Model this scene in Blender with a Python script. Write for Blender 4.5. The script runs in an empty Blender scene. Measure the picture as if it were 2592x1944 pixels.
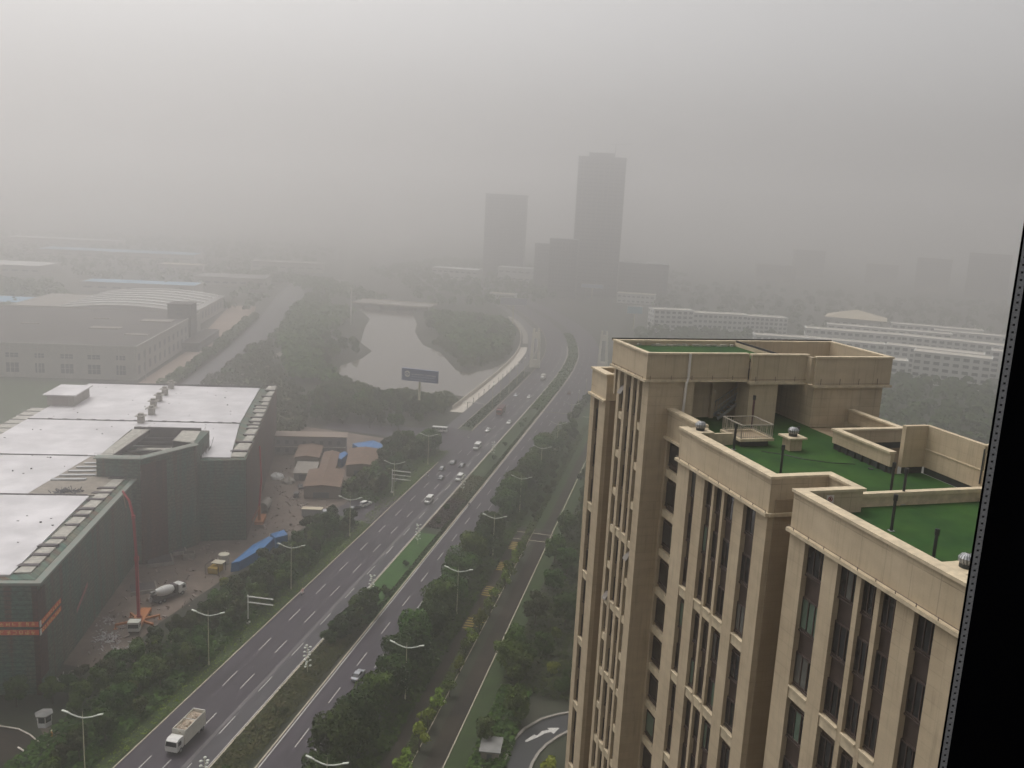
import bpy, math, random
from mathutils import Vector, Matrix, noise
random.seed(7)
R=math.radians
sc=bpy.context.scene
# ---------------------------------------------------------------- camera
CAMZ=97.0
cd=bpy.data.cameras.new('camera'); cam=bpy.data.objects.new('camera',cd); sc.collection.objects.link(cam)
cd.sensor_width=36; cd.lens=31.80; cd.clip_start=0.05; cd.clip_end=20000
pit=R(11.15); rol=R(3.0)
Fv=Vector((0,math.cos(pit),-math.sin(pit))); Rt=Vector((1,0,0)); Up=Rt.cross(Fv); Dn=-Up
Xr=math.cos(rol)*Rt-math.sin(rol)*Dn; Yu=-(math.sin(rol)*Rt+math.cos(rol)*Dn)
M=Matrix((Xr,Yu,-Fv)).transposed().to_4x4(); M.translation=Vector((0,0,CAMZ)); cam.matrix_world=M
sc.camera=cam
# ---------------------------------------------------------------- sky, sun, exposure
SUN_EL,SUN_AZ=R(62),R(-45)
w=bpy.data.worlds.new('World'); sc.world=w; w.use_nodes=True
nt=w.node_tree; nt.nodes.clear()
so=nt.nodes.new('ShaderNodeOutputWorld'); bg=nt.nodes.new('ShaderNodeBackground'); sk=nt.nodes.new('ShaderNodeTexSky')
sk.sky_type='NISHITA'; sk.sun_disc=False; sk.sun_elevation=SUN_EL; sk.sun_rotation=SUN_AZ; sk.air_density=1.0; sk.dust_density=6.0; sk.ozone_density=1.0
hs=nt.nodes.new('ShaderNodeHueSaturation'); hs.inputs['Saturation'].default_value=0.10
tint=nt.nodes.new('ShaderNodeMix'); tint.data_type='RGBA'; tint.blend_type='MULTIPLY'; tint.inputs[0].default_value=1.0; tint.inputs[7].default_value=(1.0,0.980,0.964,1)
nt.links.new(sk.outputs[0],hs.inputs['Color']); nt.links.new(hs.outputs[0],tint.inputs[6]); nt.links.new(tint.outputs[2],bg.inputs[0]); nt.links.new(bg.outputs[0],so.inputs[0])
bg.inputs[1].default_value=0.12
sd=bpy.data.lights.new('sun','SUN'); sd.energy=0.6; sd.angle=R(30); sd.color=(1,0.97,0.92)
sun=bpy.data.objects.new('sun',sd); sc.collection.objects.link(sun)
sdir=Vector((math.sin(SUN_AZ)*math.cos(SUN_EL),math.cos(SUN_AZ)*math.cos(SUN_EL),math.sin(SUN_EL)))
sun.rotation_euler=sdir.to_track_quat('Z','Y').to_euler()
sc.view_settings.view_transform='Standard'; sc.view_settings.look='None'; sc.view_settings.exposure=0.36; sc.view_settings.gamma=1.0
sc.cycles.use_denoising=True; sc.cycles.volume_bounces=6; sc.cycles.max_bounces=10
HAZE_DENSITY=0.00175; HAZE_COLOR=(0.92,0.908,0.903,1)

# ---------------------------------------------------------------- helpers
col=sc.collection
class Fr:
    """a plan frame: local X to the right, local Y forward, turned az degrees from the camera heading"""
    def __init__(s,az): s.az=R(az); s.s=math.sin(s.az); s.c=math.cos(s.az)
    def w(s,f,r): return (f*s.s+r*s.c, f*s.c-r*s.s)
HW=Fr(11.0); ST=Fr(-7.0); TW=Fr(-16.5)
class MB:
    def __init__(s): s.v=[]; s.f=[]; s.m=[]; s.mi=0; s.st=[]
    def add(s,vs,fs):
        o=len(s.v); s.st.append((o,len(s.f))); s.v+=[tuple(v) for v in vs]; s.f+=[tuple(i+o for i in f) for f in fs]; s.m+=[s.mi]*len(fs); return s
    def box(s,x0,x1,y0,y1,z0,z1):
        return s.add([(x0,y0,z0),(x1,y0,z0),(x1,y1,z0),(x0,y1,z0),(x0,y0,z1),(x1,y0,z1),(x1,y1,z1),(x0,y1,z1)],
          [(0,3,2,1),(4,5,6,7),(0,1,5,4),(1,2,6,5),(2,3,7,6),(3,0,4,7)])
    def prism(s,poly,z0,z1):
        n=len(poly); vs=[(p[0],p[1],z0) for p in poly]+[(p[0],p[1],z1) for p in poly]
        fs=[tuple(range(n-1,-1,-1)),tuple(range(n,2*n))]+[(i,(i+1)%n,n+(i+1)%n,n+i) for i in range(n)]
        return s.add(vs,fs)
    def flat(s,poly,z):
        return s.add([(p[0],p[1],z) for p in poly],[tuple(range(len(poly)))])
    def tube(s,p0,p1,r0,r1=None,n=8):
        r1=r0 if r1 is None else r1; p0=Vector(p0); p1=Vector(p1); d=(p1-p0).normalized()
        a=d.orthogonal().normalized(); b=d.cross(a); vs=[]
        for p,r in ((p0,r0),(p1,r1)):
            for i in range(n):
                t=2*math.pi*i/n; vs.append(p+a*math.cos(t)*r+b*math.sin(t)*r)
        return s.add(vs,[tuple(range(n-1,-1,-1)),tuple(range(n,2*n))]+[(i,(i+1)%n,n+(i+1)%n,n+i) for i in range(n)])
    def ball(s,c,rx,ry,rz,nu=10,nv=6,jit=0):
        vs=[]; fs=[]
        for j in range(nv+1):
            ph=math.pi*j/nv
            for i in range(nu):
                t=2*math.pi*i/nu; k=1+random.uniform(-jit,jit)
                vs.append((c[0]+rx*k*math.sin(ph)*math.cos(t),c[1]+ry*k*math.sin(ph)*math.sin(t),c[2]+rz*k*math.cos(ph)))
        for j in range(nv):
            for i in range(nu):
                fs.append((j*nu+i,(j+1)*nu+i,(j+1)*nu+(i+1)%nu,j*nu+(i+1)%nu))
        return s.add(vs,fs)
    def bar(s,p0,p1,wx,h):
        """a rectangular bar between two points"""
        p0=Vector(p0); p1=Vector(p1); d=(p1-p0).normalized(); up=Vector((0,0,1))
        if abs(d.z)>0.95: up=Vector((0,1,0))
        a=d.cross(up).normalized()*wx/2; b=a.cross(d).normalized()*h/2
        vs=[p0-a-b,p0+a-b,p0+a+b,p0-a+b,p1-a-b,p1+a-b,p1+a+b,p1-a+b]
        return s.add(vs,[(0,3,2,1),(4,5,6,7),(0,1,5,4),(1,2,6,5),(2,3,7,6),(3,0,4,7)])
    def card(s,c,n,sz,asp=1.0):
        n=Vector(n).normalized(); a=n.orthogonal().normalized(); b=n.cross(a); t=random.uniform(0,6.28)
        a,b=(a*math.cos(t)+b*math.sin(t))*sz,(b*math.cos(t)-a*math.sin(t))*sz*asp; c=Vector(c)
        return s.add([c-a-b*.4,c-a*.1+b,c+a+b*.3,c+a*.2-b],[(0,1,2,3)])
    def mesh(s,name,mats):
        me=bpy.data.meshes.new(name); me.from_pydata(s.v,[],s.f)
        for m in (mats if isinstance(mats,(list,tuple)) else [mats]): me.materials.append(m)
        if max(s.m,default=0)>0: me.polygons.foreach_set('material_index',s.m)
        me.update(); return me
    def build(s,name,mats,parent=None,loc=None,rot=0,smooth=False):
        me=s.mesh(name,mats)
        if smooth:
            me.polygons.foreach_set('use_smooth',[True]*len(me.polygons))
        o=bpy.data.objects.new(name,me); col.objects.link(o)
        if parent: o.parent=parent
        if loc: o.location=loc
        if rot: o.rotation_euler=(0,0,rot)
        return o
def split(b,name,mats,parent=None,loc=None):
    """each piece of the builder becomes a part of its own"""
    out=[]
    for k,(v0,f0) in enumerate(b.st):
        v1,f1=b.st[k+1] if k+1<len(b.st) else (len(b.v),len(b.f)); q=MB(); q.v=b.v[v0:v1]; q.f=[tuple(i-v0 for i in f) for f in b.f[f0:f1]]; q.m=[0]*len(q.f)
        out.append(q.build(name,mats,parent,loc=loc))
    return out
def tag(o,label=None,cat=None,group=None,kind=None):
    if label: o['label']=label
    if cat: o['category']=cat
    if group: o['group']=group
    if kind: o['kind']=kind
    return o
def thing(name,label,cat,fr=None,f=0,r=0,z=0,group=None,extra=0,scale=1):
    o=bpy.data.objects.new(name,None); col.objects.link(o); o.empty_display_size=0.5
    x,y=(fr.w(f,r) if fr else (f,r)); o.location=(x,y,z); o.rotation_euler=(0,0,(-fr.az if fr else 0)+extra)
    if scale!=1: o.scale=(scale,)*3
    return tag(o,label,cat,group)
def dup(root,fr,f,r,z=0,extra=0,label=None,group=None,scale=1.0,name=None):
    n=root.copy(); col.objects.link(n); x,y=(fr.w(f,r) if fr else (f,r)); n.location=(x,y,z); n.rotation_euler=(0,0,(-fr.az if fr else 0)+extra); n.scale=(scale,)*3
    if label: n['label']=label
    if group: n['group']=group
    for ch in root.children:
        c=ch.copy(); col.objects.link(c); c.parent=n
        for g in ch.children:
            d=g.copy(); col.objects.link(d); d.parent=c
    return n
def ground(name,polys,z,mat,fr=None,label=None):
    b=MB()
    for p in polys: b.flat([fr.w(*q) if fr else q for q in p],z)
    o=b.build(name,mat); o['kind']='structure'; return o

# ---------------------------------------------------------------- materials
def newmat(name):
    m=bpy.data.materials.new(name); m.use_nodes=True; n=m.node_tree; b=n.nodes['Principled BSDF']; return m,n,b
def node(n,t,**k):
    x=n.nodes.new(t)
    for a,v in k.items(): setattr(x,a,v)
    return x
def mixc(n,fac,a,b,blend='MIX'):
    x=node(n,'ShaderNodeMix',data_type='RGBA',blend_type=blend)
    for i,v in ((0,fac),(6,a),(7,b)):
        if isinstance(v,(int,float)): x.inputs[i].default_value=v
        elif isinstance(v,(tuple,list)): x.inputs[i].default_value=(*v[:3],1)
        else: n.links.new(v,x.inputs[i])
    return x.outputs[2]
def ramp(n,src,a,b):
    x=node(n,'ShaderNodeMapRange'); n.links.new(src,x.inputs[0]); x.inputs[1].default_value=a; x.inputs[2].default_value=b; return x.outputs[0]
def tex(n,scale,stretch=(1,1,1),detail=4,space='Object',vec=None,rough=0.6):
    if vec is None:
        tc=node(n,'ShaderNodeTexCoord'); vec=tc.outputs[space]
    mp=node(n,'ShaderNodeMapping'); mp.inputs['Scale'].default_value=stretch; n.links.new(vec,mp.inputs['Vector'])
    t=node(n,'ShaderNodeTexNoise'); t.inputs['Scale'].default_value=scale; t.inputs['Detail'].default_value=detail; t.inputs['Roughness'].default_value=rough
    n.links.new(mp.outputs[0],t.inputs['Vector']); return t.outputs['Fac']
def simple(name,c,rough=0.7,var=0.25,scale=1.5,metal=0,c2=None,bump=0,scale2=None,spec=None,emit=None,stretch=(1,1,1)):
    m,n,b=newmat(name); f=ramp(n,tex(n,scale,stretch),0.3,0.7)
    c2=c2 or tuple(x*(1-var) for x in c); cc=mixc(n,f,c,c2)
    if scale2:
        f2=ramp(n,tex(n,scale2),0.35,0.65); cc=mixc(n,f2,cc,tuple(0.75 for x in c),'MULTIPLY')
    n.links.new(cc,b.inputs['Base Color']); b.inputs['Roughness'].default_value=rough; b.inputs['Metallic'].default_value=metal
    if spec is not None: b.inputs['Specular IOR Level'].default_value=spec
    if bump:
        bp=node(n,'ShaderNodeBump'); bp.inputs['Strength'].default_value=bump; n.links.new(tex(n,scale*4),bp.inputs['Height']); n.links.new(bp.outputs[0],b.inputs['Normal'])
    return m
def facade_vec(n):
    tc=node(n,'ShaderNodeTexCoord'); sp=node(n,'ShaderNodeSeparateXYZ'); n.links.new(tc.outputs['Object'],sp.inputs[0])
    ad=node(n,'ShaderNodeMath',operation='ADD'); n.links.new(sp.outputs[0],ad.inputs[0]); n.links.new(sp.outputs[1],ad.inputs[1])
    cb=node(n,'ShaderNodeCombineXYZ'); n.links.new(ad.outputs[0],cb.inputs[0]); n.links.new(sp.outputs[2],cb.inputs[1]); return cb.outputs[0]
def wallmat(name,c,c2,bw=1.2,bh=0.6,joint=0.75,rough=0.8,stain=0.6):
    m,n,b=newmat(name); v=facade_vec(n)
    br=node(n,'ShaderNodeTexBrick'); n.links.new(v,br.inputs['Vector']); br.inputs['Scale'].default_value=1; br.inputs['Brick Width'].default_value=bw; br.inputs['Row Height'].default_value=bh
    br.inputs['Mortar Size'].default_value=0.018; br.offset=0.0; br.inputs['Color1'].default_value=(*c,1); br.inputs['Color2'].default_value=(*[x*0.93 for x in c],1); br.inputs['Mortar'].default_value=(*[x*joint for x in c],1)
    f=ramp(n,tex(n,0.35,(1,0.5,1),vec=v),0.35,0.7); cc=mixc(n,f,br.outputs['Color'],c2)
    st=ramp(n,tex(n,3.0,(1.6,0.10,1),vec=v,detail=6),0.52,0.72); k=node(n,'ShaderNodeMath',operation='MULTIPLY'); n.links.new(st,k.inputs[0]); k.inputs[1].default_value=stain
    cc=mixc(n,k.outputs[0],cc,tuple(x*0.62 for x in c))
    pt=ramp(n,tex(n,0.9,(1,2.2,1),vec=v,detail=0),0.35,0.65); cc=mixc(n,pt,cc,(0.93,0.92,0.92),'MULTIPLY')
    fn=ramp(n,tex(n,14,vec=v,detail=3),0.3,0.7); cc=mixc(n,fn,cc,(0.92,0.92,0.92),'MULTIPLY'); n.links.new(cc,b.inputs['Base Color']); b.inputs['Roughness'].default_value=rough; return m
TAN=wallmat('tan_stone',(0.45,0.36,0.24),(0.53,0.435,0.30))
TAN_P=wallmat('tan_plain_panel',(0.47,0.38,0.255),(0.54,0.445,0.31),1.55,4.0,0.5,stain=0.45)
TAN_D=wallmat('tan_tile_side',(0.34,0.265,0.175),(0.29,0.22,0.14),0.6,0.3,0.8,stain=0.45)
TAN_T=simple('tan_trim',(0.66,0.55,0.38),0.75,0.22,0.8,scale2=2.5)
SPAN=simple('spandrel_panel',(0.072,0.050,0.043),0.5,0.5,0.9)
FRAME_B=simple('brown_frame',(0.06,0.042,0.037),0.5,0.2)
def glassy(name,c,var=0.6,rough=0.12,scale=0.5):
    m,n,b=newmat(name); v=facade_vec(n); f=ramp(n,tex(n,scale,vec=v,detail=2),0.35,0.65); cc=mixc(n,f,c,tuple(x*(1-var) for x in c)); n.links.new(cc,b.inputs['Base Color']); b.inputs['Roughness'].default_value=rough; b.inputs['Specular IOR Level'].default_value=0.5; return m
GLASS=glassy('dark_pane',(0.035,0.036,0.04)); GLASS2=glassy('pale_blind_pane',(0.13,0.13,0.12),0.4); GLASS3=glassy('greenish_pane',(0.12,0.17,0.13),0.3)
TURF=simple('green_roof_coat',(0.034,0.088,0.014),0.9,0.55,0.30,bump=0.15,c2=(0.013,0.050,0.012),scale2=0.9,spec=0.15)
DARKGAP=simple('dark_recess',(0.03,0.035,0.035),0.8,0.4,2)
METAL_G=simple('galvanised_metal',(0.42,0.43,0.44),0.4,0.3,3,metal=0.6)
BLACKP=simple('black_post',(0.02,0.02,0.024),0.5,0.2)
WHITEP=simple('white_paint',(0.74,0.73,0.68),0.55,0.12,2)
PVC=simple('white_pipe',(0.68,0.64,0.58),0.5,0.15,3)
ASPH=simple('asphalt',(0.054,0.043,0.057),0.6,0.22,0.15,scale2=0.04,spec=0.35,stretch=(1,1,1))
def tracks(m):
    """worn wheel tracks along the highway direction"""
    n=m.node_tree; b=n.nodes['Principled BSDF']; src=b.inputs['Base Color'].links[0].from_socket
    tc=node(n,'ShaderNodeTexCoord'); r1=node(n,'ShaderNodeMapping'); r1.inputs['Rotation'].default_value=(0,0,R(11)); n.links.new(tc.outputs['Object'],r1.inputs['Vector'])
    f=ramp(n,tex(n,0.9,(1,0.012,1),detail=3,vec=r1.outputs[0]),0.4,0.62); cc=mixc(n,f,src,(0.80,0.79,0.80),'MULTIPLY')
    p=ramp(n,tex(n,0.35,(1,0.12,1),detail=2,vec=r1.outputs[0]),0.63,0.68); cc=mixc(n,p,cc,(0.74,0.72,0.74),'MULTIPLY'); n.links.new(cc,b.inputs['Base Color'])
tracks(ASPH)
ASPH_D=simple('dark_asphalt',(0.030,0.026,0.024),0.85,0.45,0.12,c2=(0.055,0.045,0.036),scale2=0.5,spec=0.1)
ASPH_B=simple('bridge_asphalt',(0.075,0.068,0.075),0.6,0.2,0.15,scale2=0.05)
CONC=simple('concrete',(0.36,0.33,0.29),0.85,0.25,0.5,scale2=1.2)
CONC_L=simple('pale_concrete',(0.72,0.66,0.57),0.8,0.2,0.5,scale2=0.6)
CONC_G=simple('grey_concrete',(0.27,0.265,0.255),0.85,0.3,0.12,scale2=0.5)
LINE=simple('road_line_paint',(0.62,0.60,0.56),0.7,0.35,3)
YLINE=simple('yellow_line_paint',(0.52,0.36,0.05),0.7,0.35,4)
KERB=simple('kerb_stone',(0.50,0.44,0.34),0.85,0.3,0.7)
DIRT=simple('site_dirt',(0.22,0.17,0.14),0.95,0.45,0.12,bump=0.4,scale2=0.5)
MUD=simple('brown_earth',(0.10,0.075,0.055),0.95,0.4,0.3,bump=0.3,scale2=0.8)
SOIL=simple('ground_cover',(0.026,0.036,0.016),0.95,0.5,0.03,bump=0.3,c2=(0.042,0.038,0.028),scale2=0.2)
GRASS=simple('lawn_grass',(0.035,0.065,0.012),0.95,0.45,0.25,bump=0.3,scale2=1.5)
GRASS_B=simple('bright_grass',(0.038,0.115,0.012),0.95,0.35,0.4,bump=0.3,scale2=1.5)
def leafmat(name,c,c2):
    m,n,b=newmat(name); oi=node(n,'ShaderNodeObjectInfo'); f=ramp(n,tex(n,0.55,detail=3),0.33,0.67); cc=mixc(n,f,c,c2)
    hv=node(n,'ShaderNodeHueSaturation'); mr=node(n,'ShaderNodeMapRange'); n.links.new(oi.outputs['Random'],mr.inputs[0]); mr.inputs[3].default_value=0.55; mr.inputs[4].default_value=1.7; n.links.new(mr.outputs[0],hv.inputs['Value'])
    m2=node(n,'ShaderNodeMath',operation='FRACT'); m3=node(n,'ShaderNodeMath',operation='MULTIPLY'); n.links.new(oi.outputs['Random'],m3.inputs[0]); m3.inputs[1].default_value=7.3; n.links.new(m3.outputs[0],m2.inputs[0]); m4=node(n,'ShaderNodeMapRange'); n.links.new(m2.outputs[0],m4.inputs[0]); m4.inputs[3].default_value=0.465; m4.inputs[4].default_value=0.52; n.links.new(m4.outputs[0],hv.inputs['Hue'])
    n.links.new(cc,hv.inputs['Color']); n.links.new(hv.outputs[0],b.inputs['Base Color']); b.inputs['Roughness'].default_value=0.8; b.inputs['Specular IOR Level'].default_value=0.2; return m
LEAF=leafmat('leaf_dark',(0.010,0.030,0.004),(0.048,0.090,0.010))
LEAF_Y=leafmat('leaf_yellow_green',(0.13,0.17,0.016),(0.07,0.11,0.012))
LEAF_P=leafmat('leaf_purple',(0.040,0.020,0.024),(0.025,0.022,0.016))
LEAF_O=leafmat('leaf_olive',(0.045,0.056,0.012),(0.024,0.036,0.009))
LEAF_R=leafmat('leaf_russet',(0.050,0.038,0.014),(0.032,0.042,0.012))
BARK=simple('bark',(0.10,0.08,0.06),0.9,0.3,3)
WATER,_n,_b=newmat('pond_water'); _b.inputs['Base Color'].default_value=(0.115,0.098,0.080,1); _b.inputs['Roughness'].default_value=0.08; _b.inputs['Specular IOR Level'].default_value=0.6
_bp=node(_n,'ShaderNodeBump'); _bp.inputs['Strength'].default_value=0.05; _n.links.new(tex(_n,0.6),_bp.inputs['Height']); _n.links.new(_bp.outputs[0],_b.inputs['Normal'])
ROOFM=simple('membrane_roof',(0.74,0.72,0.74),0.45,0.22,0.07,scale2=0.12,bump=0.05)
ROOFG=simple('unfinished_screed',(0.30,0.26,0.21),0.8,0.3,0.3,scale2=0.6)
def netmat(name,c,c2,c3):
    m,n,b=newmat(name); v=facade_vec(n); f=ramp(n,tex(n,0.16,(1,0.5,1),vec=v,detail=5),0.4,0.62); cc=mixc(n,f,c,c2)
    f2=ramp(n,tex(n,0.28,(1.5,0.06,1),vec=v,detail=5),0.52,0.62); cc=mixc(n,f2,cc,c3)
    wv=node(n,'ShaderNodeTexWave',wave_type='BANDS',bands_direction='Y'); n.links.new(v,wv.inputs['Vector']); wv.inputs['Scale'].default_value=0.174*2; wv.inputs['Distortion'].default_value=1.0
    s=ramp(n,wv.outputs['Fac'],0.86,1.0); cc=mixc(n,s,cc,tuple(x*0.55 for x in c)); h1=ramp(n,tex(n,1.1,(1,1.4,1),vec=v,detail=6,rough=0.85),0.42,0.58); cc=mixc(n,h1,cc,(0.36,0.36,0.38),'MULTIPLY'); n.links.new(cc,b.inputs['Base Color']); b.inputs['Roughness'].default_value=0.9
    bp=node(n,'ShaderNodeBump'); bp.inputs['Strength'].default_value=0.6; bp.inputs['Distance'].default_value=0.4; n.links.new(tex(n,0.7,vec=v),bp.inputs['Height']); n.links.new(bp.outputs[0],b.inputs['Normal']); return m
NET=netmat('green_scaffold_net',(0.070,0.165,0.125),(0.17,0.16,0.11),(0.16,0.095,0.06))
NET_R=netmat('rusty_scaffold_net',(0.11,0.048,0.030),(0.065,0.05,0.034),(0.15,0.062,0.032))
NETRIM=simple('net_rim_board',(0.15,0.21,0.18),0.8,0.4,0.6,c2=(0.24,0.22,0.19))
PLANK=simple('pale_plank',(0.50,0.48,0.42),0.8,0.35,0.5,scale2=1.0)
TIMBER_SHADE=simple('dark_timber_gap_shade',(0.09,0.075,0.08),0.85,0.4,1.0)  # one dark tone for timber, fittings and painted shade in plank gaps
BROWNROOF=simple('brown_shed_roof',(0.20,0.125,0.085),0.8,0.3,0.25,scale2=1.0)
BLUE=simple('blue_sheet',(0.035,0.17,0.42),0.6,0.3,0.4)
BLUESIGN=simple('blue_board',(0.045,0.09,0.24),0.5,0.15,0.3)
REDBOOM=simple('red_boom_paint',(0.42,0.035,0.045),0.45,0.25,0.8)
ORANGE=simple('orange_paint',(0.50,0.17,0.04),0.6,0.3,1.5)
YELLOW=simple('yellow_paint',(0.50,0.33,0.03),0.55,0.3,1)
BANNER=simple('red_banner',(0.75,0.11,0.035),0.7,0.25,0.5)
GOLD=simple('yellow_characters',(0.95,0.68,0.22),0.7,0.1)
TYRE=simple('tyre_rubber',(0.015,0.015,0.016),0.85,0.1)
CARGL=simple('car_glass',(0.02,0.022,0.026),0.1,0.2,spec=0.6)
SILVER=simple('silver_car_paint',(0.42,0.43,0.46),0.3,0.05,metal=0.4)
WCAR=simple('white_car_paint',(0.72,0.71,0.68),0.35,0.06)
BCAR=simple('dark_car_paint',(0.03,0.032,0.045),0.3,0.1,metal=0.2)
BRCAR=simple('brown_car_paint',(0.12,0.085,0.075),0.35,0.1)
RTRUCK=simple('red_truck_paint',(0.28,0.05,0.05),0.5,0.2)
LAMPG=simple('lamp_head_white',(0.65,0.67,0.60),0.4,0.1)
POLEY=simple('pole_pale_paint',(0.66,0.63,0.45),0.5,0.2,1)
WHITEWALL=simple('white_render_wall',(0.76,0.76,0.74),0.8,0.15,0.1)
GREYWALL=wallmat('grey_render_wall',(0.50,0.48,0.44),(0.43,0.42,0.39),3.0,1.5,0.9,stain=0.3)
GREYROOF=simple('grey_flat_roof',(0.085,0.075,0.068),0.9,0.35,0.02,scale2=0.06)
HALLROOF=simple('sheet_metal_roof',(0.34,0.33,0.31),0.5,0.2,0.03)
BLUEROOF=simple('pale_blue_roof',(0.20,0.42,0.62),0.6,0.2,0.02)
DARKWIN=simple('window_dark',(0.09,0.10,0.115),0.3,0.3,0.1)
TOWERM=simple('far_tower_cladding',(0.17,0.175,0.185),0.5,0.2,0.02)
BRICKY=simple('far_brown_tower',(0.22,0.17,0.14),0.8,0.2,0.02)
TERRAC=simple('cream_roof',(0.60,0.52,0.38),0.7,0.15,0.1)
SKIN=simple('skin',(0.45,0.28,0.2),0.7,0.1); VEST=simple('orange_cloth',(0.62,0.22,0.02),0.8,0.15,3); HAT=simple('pale_hat',(0.7,0.62,0.5),0.7,0.1)
# ---------------------------------------------------------------- ground, water, roads
g=MB(); g.flat([(-3000,-100),(3000,-100),(3000,3000),(-3000,3000)],0); o=g.build('ground',SOIL); o['kind']='structure'
CL=[(60,-70),(480,-70),(540,-71),(600,-75),(650,-83),(700,-93),(760,-111),(860,-150),(950,-195),(1100,-290),(1400,-500)]
def clpts(h0,h1,step=20):
    """centre line samples: (h,u,normal)"""
    out=[]; h=h0
    def U(h):
        for (a,ua),(b,ub) in zip(CL,CL[1:]):
            if h<=b:
                t=(h-a)/(b-a); return ua+(ub-ua)*t
        return CL[-1][1]
    def S(h): return (U(h-25)+2*U(h)+U(h+25))/4 if h>430 else U(h)
    while h<h1+1e-6:
        d=(S(h+2)-S(h-2))/4; L=math.hypot(1,d); out.append((h,S(h),(-d/L,1/L))); h+=step
    return out
def ribbon(b,h0,h1,o0,o1,z,z1=None,step=20):
    P=clpts(h0,h1,step); A=[];B=[]
    for h,u,n in P:
        A.append(HW.w(h+n[0]*o0,u+n[1]*o0)); B.append(HW.w(h+n[0]*o1,u+n[1]*o1))
    vs=[(*p,z) for p in A]+[(*p,z) for p in B]; m=len(P); fs=[(i,m+i,m+i+1,i+1) for i in range(m-1)]
    b.add(vs,fs)
    if z1 is not None:      # a raised kerb
        b.add([(*p,z1) for p in A]+[(*p,z1) for p in B]+[(*p,z) for p in A]+[(*p,z) for p in B],
          [(i,m+i,m+i+1,i+1) for i in range(m-1)]+[(i,i+1,2*m+i+1,2*m+i) for i in range(m-1)]+[(m+i+1,m+i,3*m+i,3*m+i+1) for i in range(m-1)]+[(0,2*m,3*m,m),(m-1,2*m-1,4*m-1,3*m-1)])
def rib(name,h0,h1,o0,o1,z,mat,z1=None,step=20):
    b=MB(); ribbon(b,h0,h1,o0,o1,z,z1,step); o=b.build(name,mat); o['kind']='structure'; return o
rib('verge',60,340,-31,-19,0.010,GRASS); rib('verge',60,500,34.6,38,0.010,GRASS)
rib('road',60,1400,-19,-3.75,0.030,ASPH); rib('road',60,1400,3.5,19,0.030,ASPH)
rib('road',338,900,-31.5,-25.5,0.026,ASPH_B); rib('road',60,262,24,29,0.024,ASPH_D); rib('verge',262,520,22,34.6,0.012,GRASS); rib('path',60,262,31.0,34.4,0.028,ASPH_D); rib('path',262,520,31.2,34.0,0.028,ASPH_D)
rib('pavement',422,640,-37.5,-32,0.026,CONC_L); rib('pavement',640,800,-36,-32,0.026,CONC)
rib('kerb',60,336,-19.25,-19.0,0,KERB,0.14); rib('kerb',372,900,-19.25,-19.0,0,KERB,0.14)
rib('kerb',60,640,-4.0,-3.7,0,KERB,0.16); rib('kerb',60,640,3.45,3.75,0,KERB,0.16); rib('kerb',60,520,34.4,34.6,0,KERB,0.12); rib('kerb',60,262,28.75,28.9,0,KERB,0.10)
rib('kerb',372,900,-25.5,-25.3,0,KERB,0.12)
# grass and planting in the median: a soil bed filled to the kerb
for h0,h1,m in ((60,128,LEAF_O),(128,186,SOIL),(186,252,GRASS_B),(252,278,MUD),(278,306,SOIL),(306,430,GRASS),(430,640,SOIL)):
    rib('median_lawn',h0,h1,-3.7,3.45,0.10,m if m is not LEAF_O else SOIL)
rib('verge',372,430,-25.3,-19.25,0.05,GRASS)
# lane lines
b=MB(); 
for row in (-15.1,-11.3,-7.4,7.4,11.2):
    ph=139.5-15.18*8
    n=0
    while ph+n*15.18<640:
        c=ph+n*15.18; n+=1
        if 342<c<372 and row<-14: continue
        ribbon(b,c-3,c+3,row-0.08,row+0.08,0.036,step=3)
ribbon(b,60,640,-4.35,-4.2,0.036); ribbon(b,60,640,3.95,4.15,0.036)
o=b.build('road_marking',LINE); o['kind']='structure'
rib('road',60,640,-7.75,-4.4,0.0335,simple('dark_inner_lane',(0.040,0.035,0.043),0.6,0.25,0.3))
b=MB(); ribbon(b,60,640,-8.5,-7.75,0.034,step=10); o=b.build('road',simple('patched_asphalt',(0.105,0.096,0.10),0.6,0.3,0.2)); o['kind']='structure'
b=MB()
for h0 in (193,212,229,245):
    for i in range(5): ribbon(b,h0-2.6+i*1.3,h0-2.2+i*1.3,24.2,28.6,0.040,step=0.4)
o=b.build('road_marking',YLINE); o['kind']='structure'
ground('road',[[(251,-52),(257,-52),(257,-35),(251,-35)]],0.033,ASPH_D,HW)
b=MB()
for h_ in (250.9,257.0): b.bar((*HW.w(h_,-46),.06),(*HW.w(h_,-35),.06),.25,.12)
o=b.build('kerb',KERB); o['kind']='structure'
# entrances: gap in the belt, side road junction
ground('road',[[(248,-89.2),(276,-89.2),(270,-102),(254,-106)],[(336,-89.2),(372,-89.2),(374,-101),(368,-112),(362,-150),(352,-150),(348,-110),(338,-101)]],0.032,ASPH,HW)
ground('pavement',[[(404,-101.4),(424,-101.4),(424,-108),(404,-108)]],0.02,CONC_L,HW)
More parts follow.
